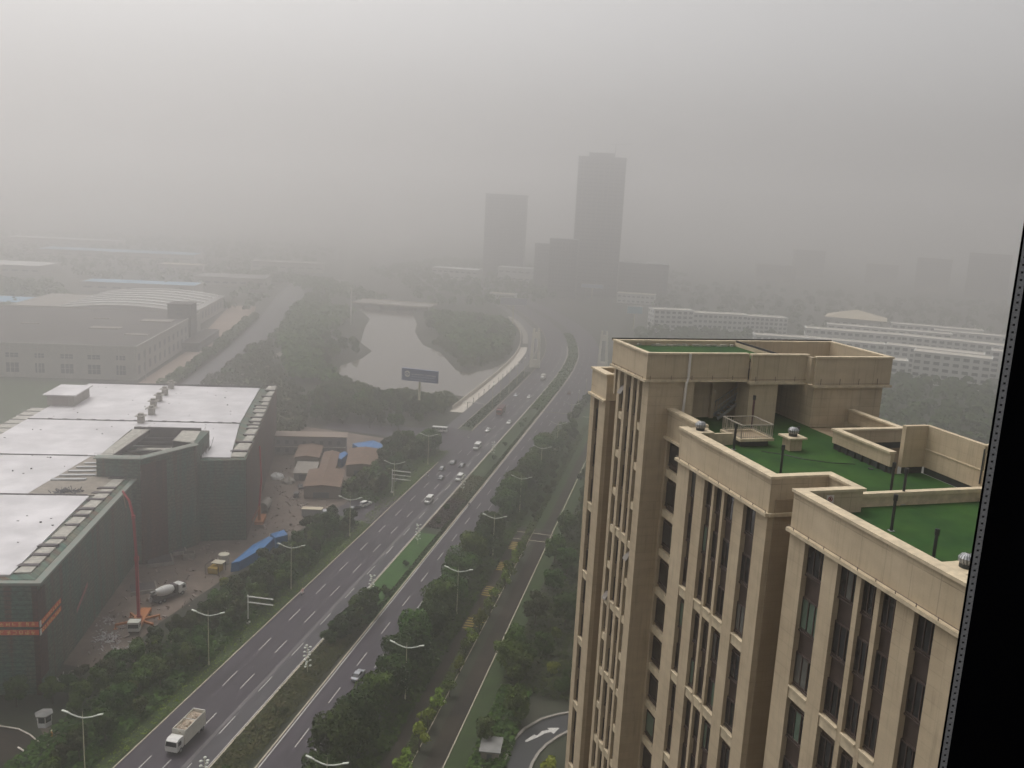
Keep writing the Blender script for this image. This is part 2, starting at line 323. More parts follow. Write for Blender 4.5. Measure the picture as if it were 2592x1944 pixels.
# curved driveway near the building
def arc(cx,cy,r,a0,a1,n=14): return [(cx+r*math.cos(R(a0+(a1-a0)*i/n)),cy+r*math.sin(R(a0+(a1-a0)*i/n))) for i in range(n+1)]
outer=[(132,-25.6),(142.7,-25.5),(149.4,-25.2),(153.5,-24.0),(157.7,-21.4),(160.3,-18.5),(161.8,-16.1),(162.8,-11)]
inner=[(132,-20.9),(143.4,-20.6),(147,-20.0),(149.6,-19.1),(152.8,-17.4),(155.3,-15.6),(156.6,-11)]
ground('driveway',[outer+inner[::-1]],0.030,simple('black_asphalt',(0.022,0.023,0.026),0.6,0.2,0.4),HW)
b=MB()
for line in (outer,inner):
    for p,q in zip(line,line[1:]): b.bar((*HW.w(*p),0.15),(*HW.w(*q),0.15),0.5,0.3)
o=b.build('kerb',CONC); o['kind']='structure'
b=MB(); b.flat([HW.w(*p) for p in [(149.8,-23.2),(152.4,-21.9),(152.2,-21.3),(153.9,-20.7),(154.7,-19.4),(155.2,-19.9),(155.9,-17.6),(153.6,-18.4),(154.1,-19.0),(153.2,-20.1),(152.0,-20.8),(149.6,-22.8)]],0.040); o=b.build('road_marking',LINE); o['kind']='structure'
# left lower entrance road
ground('driveway',[[(127.7,-116.5),(127.9,-112),(127,-109),(125.8,-106.5),(125.1,-103.1),(119,-99),(104,-96),(104,-125),(127,-125)]],0.022,ASPH_D,HW)
b=MB()
for line in ([(127.7,-118),(127.9,-112),(127,-109),(125.8,-106.5),(125.0,-103.1)],[(123.2,-108.2),(122.2,-105.6),(121.2,-104.0)]):
    for p,q in zip(line,line[1:]): b.bar((*HW.w(*p),0.08),(*HW.w(*q),0.08),0.25,0.16)
o=b.build('kerb',CONC_L); o['kind']='structure'
ground('ground_patch',[[(129.5,-109),(130.5,-104),(126,-101),(125.2,-103.6)]],0.024,DIRT,HW)
# construction site dirt
ground('ground_patch',[[(150,-110.5),(172,-112),(200,-110.5),(232,-108),(262,-104),(300,-106),(345,-115),(352,-165),(300,-170),(150,-150)]],0.014,DIRT,HW)
# pond
pond=[(453,-181),(470,-192),(491,-198),(520,-196),(549,-200),(579,-219),(620,-233),(660,-246),(697,-256),(723,-270),(760,-290),(765,-240),(741,-233),(690,-214),(650,-203),(620,-191),(590,-178),(568,-160),(540,-147),(509,-133),(505,-124),(523,-115),(560,-112),(560,-106),(520,-106),(480,-107),(440,-108.5),(440,-113),(438,-124),(432,-140),(428,-150),(440,-168)]
ground('pond_water',[pond],0.020,WATER,HW)
ground('river_water',[[(790,-270),(840,-300),(900,-350),(1030,-440),(1015,-405),(920,-350),(850,-290),(800,-250)]],0.020,WATER,HW)
# grey street and yards beside the grey factory (site frame)
ground('road',[[(440,-112),(440,-98),(620,-93),(720,-91),(900,-99),(1100,-110),(1100,-128),(900,-124),(720,-113),(560,-110)]],0.018,ASPH_B,ST)
ground('yard',[[(455,-132),(430,-118),(560,-116),(720,-118),(800,-128),(800,-150),(560,-131)]],0.016,simple('sandy_yard',(0.33,0.25,0.20),0.9,0.2,0.05),ST)
ground('yard',[[(360,-400),(360,-122),(462,-122),(462,-400)]],0.012,GRASS,ST)
ground('yard',[[(330,-260),(330,-118),(375,-118),(375,-260)]],0.020,CONC,ST)
ground('path',[[(430,-90),(480,-88),(540,-84),(600,-70),(596,-66),(536,-79),(478,-83),(430,-84)]],0.016,CONC,ST)
ground('hillside',[[(350,-108),(350,-46),(420,-42),(470,-60),(500,-70),(560,-88),(600,-92),(600,-96),(440,-100)]],0.010,simple('scrub_slope',(0.085,0.125,0.035),0.95,0.4,0.05,c2=(0.13,0.11,0.07)),ST)
# ---------------------------------------------------------------- beige apartment tower (local X = across, local Y = away)
AT=thing('apartment_tower','tall beige stone apartment tower with stepped green roof terraces and dark window columns','apartment tower',TW,40,30)
OFF=(-30,-40,0)
def atp(b,name,mats): return b.build(name,mats,AT,loc=OFF)
def ats(b,name,mats): return split(b,name,mats,AT,OFF)
b=MB()
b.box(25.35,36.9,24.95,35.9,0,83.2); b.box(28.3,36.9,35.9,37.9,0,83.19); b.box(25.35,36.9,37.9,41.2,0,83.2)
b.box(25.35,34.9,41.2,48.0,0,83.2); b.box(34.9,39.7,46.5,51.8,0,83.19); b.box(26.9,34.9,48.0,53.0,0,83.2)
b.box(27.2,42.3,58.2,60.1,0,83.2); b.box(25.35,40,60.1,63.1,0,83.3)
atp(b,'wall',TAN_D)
b=MB(); b.box(25.32,28.3,53.02,58.6,83.2,86.3); ats(b,'rooftop_wall',TAN)
b=MB(); b.box(36.7,42.2,51.95,58.4,83.2,86.05); ats(b,'rooftop_wall',TAN)
b=MB(); b.box(32.25,34.4,52.7,54.3,83.2,86.1); b.box(28.3,34.4,55.2,55.45,83.2,86.3); b.box(34.4,36.7,57.0,57.3,83.2,86.3); b.box(30.7,30.95,54.9,55.2,83.2,86.3); b.box(34.2,34.4,54.3,57.0,83.2,86.2); ats(b,'rooftop_wall',TAN)
b=MB(); b.box(28.3,42.3,53.3,57.0,86.3,86.45); b.box(25.2,34.2,53.25,58.6,87.5,87.7); ats(b,'penthouse_slab',DARKGAP)
b=MB(); b.box(25.01,34.19,53.27,58.55,87.701,87.73); atp(b,'roof_terrace',TURF)
# upper fascia ring with coping
def ring(b,pts,t,z0,z1,closed=True):
    n=len(pts)
    for i in range(n if closed else n-1):
        p,q=pts[i],pts[(i+1)%n]; x0,x1=sorted((p[0],q[0])); y0,y1=sorted((p[1],q[1]))
        b.box(x0-(t if x0==x1 else -t*0),x1+(0 if x0!=x1 else t*0)+(0 if x0!=x1 else 0),y0-(0),y1+(t if y0==y1 else 0),z0,z1)
b=MB()
b.box(24.75,25.0,53.25,58.85,86.35,88.0); b.box(24.75,32.2,53.0,53.25,86.35,88.0); b.box(32.2,36.6,52.6,52.85,86.3,88.02); b.box(36.6,42.6,51.8,52.05,86.15,88.0)
b.box(42.35,42.6,52.05,58.8,86.15,88.0); b.box(25.0,42.35,58.6,58.85,84.2,87.98); b.box(34.2,34.45,52.85,58.6,86.5,87.99); b.box(36.35,36.6,52.05,52.6,86.2,88.01)
for x in (25.0,28.3,): pass
ats(b,'fascia',TAN_P)
b=MB()
b.box(24.68,25.02,53.0,58.9,88.0,88.12); b.box(24.68,32.1,52.92,53.27,88.003,88.123); b.box(32.1,36.5,52.52,52.87,88.02,88.14); b.box(36.5,42.68,51.72,52.07,88.0,88.12)
b.box(42.33,42.68,52.07,58.9,88.003,88.12); b.box(25.02,42.33,58.58,58.92,87.98,88.10)
b.box(24.6,32.1,52.85,53.25,86.2,86.35); b.box(24.6,25.0,53.25,58.85,86.2,86.35); b.box(32.1,36.5,52.45,52.85,86.1,86.3); b.box(36.5,42.7,51.65,52.05,86.0,86.15); b.box(42.3,42.7,52.05,58.8,86.0,86.15)
ats(b,'coping',TAN_T)
b=MB(); b.box(24.66,42.7,58.93,58.96,88.02,88.2); b.box(34.28,34.34,52.9,58.5,88.0,88.14); atp(b,'roof_edge_strip',BLACKP)
# lower parapets: b2 and b3 blocks, outer face at X=25
b=MB()
for y0,y1,zt in ((24.9,35.95,84.3),(37.95,48.02,84.3),(60.1,63.1,85.2)):
    b.box(25.0,25.35,y0,y1,zt-1.85,zt)
b.box(25.35,28.3,35.6,35.9,82.5,84.29); b.box(25.35,28.3,37.95,38.25,82.5,84.29); b.box(28.3,28.6,35.6,38.25,82.5,84.28); b.box(26.55,26.9,48.3,53.0,82.5,84.3); b.box(25.35,26.9,48.02,48.3,82.5,84.29)
b.box(25.35,33,60.1,60.4,83.35,85.19); b.box(25.35,33,62.8,63.1,83.35,85.19)
b.box(25.2,36.8,24.6,24.9,82.5,84.28)
ats(b,'parapet',TAN_P)
b=MB()
for y0,y1,zt in ((24.5,36.0,84.3),(37.85,48.1,84.3),(60.0,63.2,85.2)):
    b.box(24.88,25.5,y0,y1,zt,zt+0.14); b.box(24.78,25.0,y0,y1,zt-1.95,zt-1.78)
b.box(25.5,28.7,35.5,35.98,84.31,84.44); b.box(25.5,28.7,37.87,38.35,84.31,84.44); b.box(28.22,28.7,35.98,37.87,84.31,84.44); b.box(26.42,27.0,48.3,53.0,84.3,84.44); b.box(26.34,26.55,48.3,53.0,82.4,82.56)
b.box(25.5,33,59.95,60.45,85.21,85.34); b.box(25.5,33,62.75,63.2,85.21,85.34); b.box(25.0,28.3,37.75,37.9,82.35,82.52); b.box(25.5,36.9,24.5,25.0,84.31,84.43)
ats(b,'coping',TAN_T)
b=MB()     # lightning wire standing off the trim
for y0,y1,z,x in ((24.6,35.9,82.66,24.80),(37.9,48.0,82.66,24.80),(53.3,58.8,86.48,24.64)):
    b.bar((x,y0,z),(x,y1,z),0.025,0.025)
    yy=y0
    while yy<y1: b.bar((x,yy,z-0.12),(x,yy,z+0.03),0.03,0.03); yy+=1.2
b.bar((24.8,52.88,86.48),(32,52.88,86.48),0.02,0.02); b.bar((32.2,52.48,86.42),(36.4,52.48,86.42),0.02,0.02); b.bar((36.6,51.68,86.27),(42.5,51.68,86.27),0.02,0.02)
for i in range(12): b.bar((25+i*1.5,(52.9 if i<5 else 52.5 if i<8 else 51.7),86.2),(25+i*1.5,(52.9 if i<5 else 52.5 if i<8 else 51.7),86.62),0.03,0.03)
atp(b,'lightning_wire',simple('weathered_wire',(0.16,0.12,0.10),0.7,0.2))
b=MB(); b.box(25.33,42.3,53.0,58.2,0,83.2); atp(b,'tower_wall',TAN)
b=MB(); b.box(26.9,28.62,48.05,48.25,83.23,83.95); atp(b,'roof_kerb',TAN_T)
# terraces
b=MB(); b.box(25.36,28.28,38.26,46.5,83.2,83.23); b.box(28.6,34.9,37.9,46.5,83.2,83.23); b.box(25.36,26.9,46.5,48.0,83.2,83.23); b.box(26.9,36.6,46.5,51.9,83.2,83.23); b.box(34.9,36.85,37.9,41.2,83.2,83.23); b.box(28.31,36.7,51.9,56.95,83.2,83.225); b.box(28.28,28.6,38.26,46.5,83.2,83.23)
atp(b,'roof_terrace',TURF)
b=MB(); b.box(25.36,36.85,24.95,35.58,83.2,83.23); b.box(28.62,36.85,35.58,36.2,83.2,83.23); atp(b,'roof_terrace',TURF)
# dividing beam, low walls, tall screen wall
b=MB(); b.box(28.72,36.85,36.2,36.55,83.72,83.92); b.box(28.75,36.8,36.28,36.5,83.2,83.72); ats(b,'dividing_kerb',TAN_T)
b=MB(); b.box(34.7,34.95,41.3,46.4,83.62,84.38); b.box(34.7,39.8,46.4,46.65,83.6,84.38); b.box(39.55,39.8,46.65,51.75,83.6,84.38); ats(b,'low_roof_wall',TAN)
b=MB(); b.box(34.6,35.05,41.3,46.32,84.38,84.5); b.box(34.6,39.9,46.32,46.75,84.382,84.502); b.box(39.45,39.9,46.75,51.7,84.38,84.5); ats(b,'coping',TAN_T)
b=MB(); b.box(34.78,34.94,41.3,46.4,83.2,83.62); b.box(35.6,36.9,41.28,41.4,83.2,83.6); b.box(36.98,37.1,30,41.2,83.2,83.6); b.box(34.8,39.7,46.45,46.6,83.2,83.6)
for i in range(7): b.box(34.66,34.78,41.6+i*0.7,41.72+i*0.7,83.2,83.6)
ats(b,'plinth_gap_shade',DARKGAP)  # gaps below the walls filled dark, their shade put into the colour
b=MB(); b.box(35.4,36.9,41.2,41.5,83.6,86.0); b.box(36.9,37.2,37.0,41.5,83.6,85.98); b.box(36.9,37.2,27.0,36.9,83.6,85.6); b.box(36.9,37.2,36.9,37.0,83.6,84.6); ats(b,'screen_wall',TAN)
b=MB(); b.box(36.86,36.9,37.05,41.18,84.62,84.68); b.box(36.86,36.9,30,36.88,84.6,84.66); b.box(36.85,37.25,36.85,37.05,85.98,86.06); ats(b,'wall_groove',TAN_T)
b=MB(); b.tube((36.86,37.0,83.9),(36.86,37.0,85.8),0.04); atp(b,'downpipe',DARKGAP)
b=MB(); b.box(36.84,36.9,34.2,36.6,83.75,84.35)
for i in range(16): b.box(36.80,36.84,34.25+i*0.15,34.32+i*0.15,83.77,84.33)
atp(b,'vent_grille',METAL_G)
b=MB(); b.box(36.2,36.9,33.4,36.2,83.25,83.42); atp(b,'roof_kerb',TAN_T)
b=MB(); b.tube((27.75,52.92,86.4),(27.75,52.92,88.1),0.09); b.tube((27.6,52.84,86.1),(27.75,52.92,86.45),0.09); b.tube((27.55,52.93,83.25),(27.6,52.84,86.15),0.09); atp(b,'downpipe',PVC)
# facades
BANDS=[74.3,68.7,63.1,57.5,51.9,46.3]
def windowbay(X,y0,y1,z0,z1,storeys,blind=0):
    fr=MB(); fr.mi=0; fr.box(X+0.30,X+0.34,y0,y1,z0,z1)               # spandrel back
    fr.mi=1
    pn=[MB(),MB(),MB()]
    for zc in storeys:
        a,c=zc-0.78,zc+0.78
        if c>z1 : c=z1-0.05
        if a<z0: a=z0+0.05
        for q0,q1 in ((a-0.03,a+0.05),(c-0.05,c+0.03)): fr.box(X+0.22,X+0.30,y0,y1,q0,q1)
        n=2 if y1-y0<0.9 else 3
        for i in range(n+1):
            yy=y0+(y1-y0)*i/n; fr.box(X+0.22,X+0.30,max(y0,yy-0.03),min(y1,yy+0.03),a+0.05,c-0.05)
        for i in range(n):
            k=0 if random.random()>blind else random.choice((1,1,2)); pn[k].box(X+0.26,X+0.29,y0+(y1-y0)*i/n+0.03,y0+(y1-y0)*(i+1)/n-0.03,a+0.05,c-0.05)
        fr.box(X+0.18,X+0.30,y0,y1,a-0.14,a-0.06)
    o=atp(fr,'window',[SPAN,FRAME_B])
    for k,g_ in enumerate((GLASS,GLASS2,GLASS3)):
        if pn[k].v: split(pn[k],'pane',g_,o)
def facade(X,piers,cols,ztop,zbot,single=(),mull=(),blind=0.1):
    pb=MB()
    for a,c in piers: pb.box(X,X+0.36,a,c,0,ztop)
    for a,c in mull: pb.box(X+0.04,X+0.36,a,c,0,ztop)
    bb=MB()
    sts=[81.5+5.6-2.8*k for k in range(0,18)]
    for ci,(a,c) in enumerate(cols):
        if ci in single:
            for zc in sts:
                if zc+1.3>ztop+1.2 or zc<zbot: continue
                zt=min(zc+1.15,ztop); windowbay(X,a,c,zc-1.15,zt,[zc],blind)
                bb.box(X+0.05,X+0.36,a,c,zc-1.65,zc-1.15)
            bb.box(X+0.05,X+0.36,a,c,zbot-8,zbot-1.2)
        else:
            z1=ztop
            for bz in BANDS:
                if bz+0.62<z1:
                    st=[z for z in sts if bz+0.62<z-0.5 and z+0.5<z1]
                    if z1>zbot: windowbay(X,a,c,bz+0.62,z1,st,blind)
                    bb.box(X+0.05,X+0.36,a,c,bz,bz+0.62); bb.box(X-0.03,X+0.05,a,c,bz+0.56,bz+0.64)
                    z1=bz
    ats(pb,'pier',TAN); ats(bb,'band_course',TAN_T)
facade(25.0,[(34.65,35.9),(32.14,33.16),(27.24,28.3),(24.9,26.12)],[(33.16,34.65),(30.87,32.14),(29.57,30.56),(28.3,29.29),(26.12,27.24)],82.5,60,mull=[(30.56,30.87),(29.29,29.57)],blind=0.12)
facade(25.0,[(46.51,48.0),(44.57,45.63),(40.25,41.24),(37.95,39.03)],[(45.63,46.51),(43.72,44.57),(42.61,43.47),(41.24,42.34),(39.03,40.25)],82.5,52,mull=[(43.47,43.72),(42.34,42.61)],blind=0.3)
facade(25.0,[(57.75,58.2),(56.65,57.07),(53.0,53.96),(54.5,54.83)],[(57.07,57.75),(55.94,56.65),(54.83,55.53),(53.96,54.5)],86.2,52,single=(0,3),mull=[(55.53,55.94)],blind=0.02)
facade(25.0,[(62.31,63.1),(60.1,61.36)],[(61.36,62.31)],83.3,52,single=(),blind=0)
facade(26.55,[(52.75,53.0),(48.3,49.2)],[(49.2,52.75)],82.4,58,single=(0,),blind=0.15)
METAL_D=simple('sash_metal',(0.20,0.18,0.16),0.6,0.2)
for y,z in ((57.4,84.7),(54.3,73.6),(57.4,69.3)):
    b=MB(); b.add([(25.15,y-0.3,z+0.35),(25.15,y+0.3,z+0.35),(24.8,y+0.3,z-0.2),(24.8,y-0.3,z-0.2),(25.18,y-0.3,z+0.32),(25.18,y+0.3,z+0.32),(24.83,y+0.3,z-0.23),(24.83,y-0.3,z-0.23)],[(0,1,2,3),(7,6,5,4),(0,3,7,4),(1,5,6,2),(3,2,6,7),(0,4,5,1)]); atp(b,'open_sash',METAL_D)
b=MB(); b.box(25.3,25.36,24.95,63.0,20,52); atp(b,'lower_window_wall',SPAN)
b=MB(); [b.bar((25.4+random.random()*8.5,58.3+random.uniform(-.15,.2),87.75),(25.4+random.random()*8.5,58.3+random.uniform(-.15,.2),87.82),.05,.05) for _ in range(0)]
for i in range(46): x_=random.uniform(25.3,34.0); y_=58.35+random.uniform(-.2,.15); b.box(x_,x_+random.uniform(.1,.5),y_,y_+random.uniform(.05,.2),87.73,87.73+random.uniform(.04,.16))
o=atp(b,'roof_litter',simple('pale_scraps',(0.42,0.40,0.33),.8,.4,6)); o['kind']='stuff'
b=MB(); q0=None
for p_ in ((29.6,46.4),(30.6,45.6),(31.3,44.5),(32.6,43.6),(33.9,43.2)):
    if q0: b.tube((*q0,83.25),(*p_,83.25),.03,n=5)
    q0=p_
atp(b,'roof_cable',BLACKP)
b=MB(); b.tube((25.6,38.5,83.26),(25.6,47.5,83.26),.04,n=5); b.tube((36.5,25.5,83.26),(26.2,27.5,83.26),.025,n=5); ats(b,'roof_cable',METAL_G)
b=MB()
for x_,y_ in ((25.9,40.5),(26.0,31.5),(34.2,42.2)): b.tube((x_,y_,83.23),(x_,y_,83.3),.16,.14,n=12)
ats(b,'roof_drain',DARKGAP)
# loose roof things
def roofthing(name,label,cat,bx,ay,z,group=None): return thing(name,label,cat,TW,ay,bx,z,group)
def turbine(bx,ay,z,label,ped):
    t=roofthing('roof_ventilator',label,'roof vent',bx,ay,z,'turbine vents on the beige tower roof')
    p=MB(); p.box(-0.42,0.42,-0.42,0.42,0,ped); p.build('pedestal',TAN,t)
    p=MB(); p.box(-0.62,0.62,-0.62,0.62,ped,ped+0.1); p.build('cap_slab',TAN_T,t)
    p=MB(); p.tube((0,0,ped+0.1),(0,0,ped+0.28),0.26,n=16); p.build('collar',DARKGAP,t)
    p=MB()
    for i in range(18):
        a=2*math.pi*i/18
        for j in range(5):
            p0=math.pi*(0.08+j*0.17); p1=math.pi*(0.08+(j+1)*0.17)
            q=[(0.34*math.sin(pp)*math.cos(aa),0.34*math.sin(pp)*math.sin(aa),ped+0.42+0.26*math.cos(pp)) for pp,aa in ((p0,a+j*0.06),(p0,a+0.25+j*0.06),(p1,a+0.31+j*0.06),(p1,a+0.06+j*0.06))]; p.add(q,[(0,1,2,3)])
    p.build('turbine_head',METAL_G,t)
    p=MB(); p.ball((0,0,ped+0.41),0.28,0.28,0.22,12,8); p.build('turbine_core',BLACKP,t)
turbine(26.15,47.75,83.23,'silver turbine vent on pedestal by the far parapet corner of the terrace',0.95)
turbine(31.9,46.7,83.23,'silver turbine vent on low slab near middle of green terrace',0.75)
turbine(26.2,26.3,83.23,'silver turbine vent on ledge at the near roof corner beside window frame',1.05)
poles=[(27.9,41.6,1.75,'black post standing on green terrace behind the angled parapet corner'),(33.0,47.8,1.15,'short black post on green terrace beside middle turbine vent'),(31.2,50.3,2.6,'tall dark red post beside the railed light shaft'),
 (28.1,47.0,1.6,'black post at left corner of the railed light shaft'),(32.3,38.1,1.65,'black post behind dividing kerb, left of two close together'),(31.6,36.35,1.9,'black post rising from dividing kerb, right of two close together'),(28.3,33.0,1.75,'black post behind parapet in near green terrace'),(27.8,29.7,1.35,'thick black post on near green terrace closest to window')]
DRED=simple('dark_red_post',(0.09,0.03,0.035),0.6,0.2)
for i,(bx,ay,h,lab) in enumerate(poles):
    t=roofthing('roof_post',lab,'post',bx,ay,83.23,'slim posts on the roof terraces')
    p=MB(); p.tube((0,0,0),(0,0,h),0.07); p.build('post_shaft',DRED if i==2 else BLACKP,t)
    p=MB(); p.tube((0,0,h-0.28),(0,0,h),0.10); p.tube((0,0,h*0.55),(0,0,h*0.55+0.05),0.06); p.build('post_cap',BLACKP,t)
    p=MB(); p.box(-0.12,0.12,-0.12,0.12,0,0.03); p.build('base_plate',METAL_G,t)
t=roofthing('railed_light_shaft','raised cream slab ringed by a metal railing on the green terrace','roof hatch',28.7,47.35,83.23)
p=MB(); p.box(0,2.35,0,0.22,0.36,0.52); p.box(0,2.35,2.3,2.52,0.36,0.52); p.box(0,0.22,0.22,2.3,0.36,0.52); p.box(2.13,2.35,0.22,2.3,0.36,0.52); p.build('slab_rim',TAN_T,t)
p=MB(); p.box(0.22,2.13,0.22,2.3,0.3,0.40); p.build('slab_floor',TAN_D,t)
p=MB(); p.box(0.2,2.1,0.25,2.2,0,0.33); p.build('base',DARKGAP,t)
def railing(p,pts,z0,h,step=0.14):
    for (x0,y0),(x1,y1) in zip(pts,pts[1:]):
        p.bar((x0,y0,z0+h),(x1,y1,z0+h),0.06,0.05); p.bar((x0,y0,z0+0.1),(x1,y1,z0+0.1),0.03,0.03)
        L=math.hypot(x1-x0,y1-y0); n=max(1,int(L/step))
        for i in range(n+1):
            x=x0+(x1-x0)*i/n; y=y0+(y1-y0)*i/n; w_=0.045 if i in (0,n) else 0.02; p.bar((x,y,z0),(x,y,z0+h),w_,w_)
p=MB(); railing(p,[(0.1,0.1),(2.25,0.1),(2.25,2.42),(0.1,2.42),(0.1,0.1)],0.52,0.85); p.build('railing',simple('weathered_rail',(0.40,0.36,0.30),0.5,0.3,3),t)
t=roofthing('steel_staircase','grey steel stair climbing right inside the shaded rooftop opening','staircase',30.9,54.2,83.23)
p=MB(); p.bar((0,0,0.1),(3.2,0,2.5),0.06,0.2); p.bar((0,0.8,0.1),(3.2,0.8,2.5),0.06,0.2); p.build('stringer',METAL_G,t)
p=MB()
for i in range(13): p.box(0.1+i*0.24,0.36+i*0.24,0.04,0.76,0.16+i*0.18,0.19+i*0.18)
p.build('tread',METAL_G,t)
for y in (0,0.8):
    p=MB(); p.bar((0,y,1.05),(3.2,y,3.1),0.05,0.05)
    for i in range(17): p.bar((i*0.2,y,0.1+i*0.15),(i*0.2,y,1.05+i*0.128),0.02,0.02)
    p.build('handrail',METAL_G,t)
t=roofthing('warning_sign','small white warning sign with red symbol on the roof parapet wall','sign',26.75,35.58,83.65)
p=MB(); p.box(-0.2,0.2,-0.02,0,-0.0,0.52); p.build('sign_plate',simple('sign_white',(0.66,0.60,0.56),0.6,0.05),t)
p=MB()
for i in range(16):
    a0,a1=2*math.pi*i/16,2*math.pi*(i+1)/16; p.bar((0.11*math.cos(a0),-0.03,0.33+0.11*math.sin(a0)),(0.11*math.cos(a1),-0.03,0.33+0.11*math.sin(a1)),0.03,0.02)
p.bar((-0.07,-0.03,0.40),(0.07,-0.03,0.26),0.02,0.03); p.box(-0.13,0.13,-0.03,-0.021,0.04,0.12); p.build('symbol',simple('sign_red',(0.35,0.06,0.05),0.6,0.05),t)
p=MB(); p.box(-0.05,0.04,-0.026,-0.021,0.27,0.38); p.build('symbol_figure',BLACKP,t)
# camera-side window jamb
t=thing('window_frame','window jamb coloured black for indoor shade with a silver perforated spacer strip close by','window frame',None,0.5555*1.15,1.15,0)
t.location=(0.545*1.15,1.15,95.6)
gk=simple('black_gasket',(0.002,0.002,0.0025),1.0,0.1,spec=0.0); jb=simple('frame_indoor_shade',(0.002,0.002,0.003),0.9,0.2,8,spec=0.02)  # frame black holds the unlit indoor shade in its colour
p=MB(); p.box(0.0,0.0022,0.0,0.002,0,3.2); p.box(0.0118,0.013,0.0,0.002,0,3.2); p.build('gasket',gk,t)
m,n,bb_=newmat('perforated_spacer'); 
tc=node(n,'ShaderNodeTexCoord'); sp=node(n,'ShaderNodeSeparateXYZ'); n.links.new(tc.outputs['Object'],sp.inputs[0])
fm=node(n,'ShaderNodeMath',operation='MODULO'); n.links.new(sp.outputs[2],fm.inputs[0]); fm.inputs[1].default_value=0.0095
lt=node(n,'ShaderNodeMath',operation='LESS_THAN'); n.links.new(fm.outputs[0],lt.inputs[0]); lt.inputs[1].default_value=0.0028
ab=node(n,'ShaderNodeMath',operation='COMPARE'); n.links.new(sp.outputs[0],ab.inputs[0]); ab.inputs[1].default_value=0.0070; ab.inputs[2].default_value=0.0016
mu=node(n,'ShaderNodeMath',operation='MULTIPLY'); n.links.new(lt.outputs[0],mu.inputs[0]); n.links.new(ab.outputs[0],mu.inputs[1])
n.links.new(mixc(n,mu.outputs[0],mixc(n,ramp(n,tex(n,400),0.4,0.6),(0.30,0.30,0.32),(0.42,0.42,0.42)),(0.02,0.02,0.02)),bb_.inputs['Base Color']); bb_.inputs['Metallic'].default_value=0.3; bb_.inputs['Roughness'].default_value=0.5
p=MB(); p.box(0.0022,0.0118,0.0002,0.003,0,3.2)
p.build('spacer_strip',m,t)
p=MB(); p.box(0.013,0.16,0.0004,0.004,0,3.2); p.box(0.06,0.16,0.004,0.06,0,3.2); p.box(0.16,0.42,-0.05,0.02,0,3.2); p.build('jamb',jb,t)
# ---------------------------------------------------------------- netted construction building (site frame)
CB=thing('construction_building','unfinished building wrapped in green netting with a broad pale flat roof','building',ST,230,-90)
CO=(90,-230,0)
def cbp(b,name,mats): return b.build(name,mats,CB,loc=CO)
def cbs(b,name,mats): return split(b,name,mats,CB,CO)
b=MB(); b.prism([(-67.5,168),(-68.3,232),(-68.3,262),(-116,262),(-135,240),(-135,168)],0,23.6)
cbp(b,'netted_wall',NET)
b=MB(); b.prism([(-55.2,248.7),(-43.1,250),(-48.2,346),(-116,346),(-116,262.01),(-58,262.01)],0,23.55); cbp(b,'netted_wall',NET)
b=MB(); b.prism([(-43.0,250.3),(-42.85,250.3),(-47.9,346.2),(-48.1,346.2)],0,23.8); cbs(b,'rusty_netting',NET_R)
b=MB(); b.prism([(-76.7,232),(-66,231.8),(-55.5,246),(-55.3,262.3),(-58,262.3),(-57,247),(-66.5,233.5),(-76.7,233.5)],0,28.6); b.box(-76.9,-76.7,232,262,0,28.6)
cbp(b,'netted_stair_core',NET)
b=MB(); b.prism([(-66.0,231.62),(-61.2,238.0),(-61.6,238.2),(-66.2,231.8)],0,27); b.box(-68.2,-67.2,167.86,168.0,0,23); b.box(-67.5,-67.35,168,172,3,21); cbs(b,'rusty_netting',NET_R)
b=MB(); b.box(-135,-67.2,166.6,169,23.0,23.5); b.prism([(-67.2,166.6),(-66.0,166.6),(-67.0,232),(-69.2,232),(-68.6,169),(-67.2,169)],23.005,23.505); cbs(b,'net_rim',NETRIM)
b=MB(); b.prism([(-135,169.4),(-72.5,169.4),(-73.5,216),(-135,216)],23.6,24.0); b.prism([(-135,216.8),(-88,216.8),(-84,249.6),(-135,249.6)],23.6,23.97); b.prism([(-116,262.5),(-112,257),(-112,250.6),(-82,250.6),(-82,263),(-57.2,263),(-55,250.8),(-47.3,250.8),(-51.6,289.4),(-116,289.4)],23.6,24.0); b.prism([(-116,290.2),(-51.7,290.2),(-54,345.6),(-116,345.6)],23.6,24.02)
cbs(b,'flat_roof',ROOFM)
b=MB(); b.prism([(-88,216.8),(-69.5,216.8),(-69.5,231.5),(-77.2,231.6),(-77.2,249.6),(-84,249.6)],23.6,23.9); cbp(b,'unfinished_deck',ROOFG)
b=MB()
for y in (216.4,249.9,289.8): b.bar((-134 if y<260 else -116,y,24.1),(-74 if y<230 else -85 if y<260 else -51.5,y,24.1),0.25,0.25)
for i in range(14): b.bar((-110+i*4.3,289.8+random.uniform(-.4,.4),24.1),(-108.6+i*4.3,289.8,24.1),0.5,0.5)
b.bar((-116,345.8,24.1),(-54,345.8,24.4),0.4,0.7)
cbs(b,'roof_edge_pipe',TIMBER_SHADE)
pl=MB(); dk=MB()
y=170.5
while y<226:
    L=random.uniform(3.0,8.5); k=(y-168)/64; x1=-69.3-0.3*k; pl.prism([(x1-3.0,y),(x1,y+0.3),(x1,y+L-1.4),(x1-2.7,y+L-1.3)],23.6,23.95); w0=random.uniform(-.6,1.6); dk.prism([(x1-3.9+w0,y+L-1.4),(x1+0.2,y+L-1.0),(x1+0.2,y+L),(x1-3.6+w0,y+L-0.1)],23.6,24.02+random.uniform(0,.25)); y+=L
y=252.
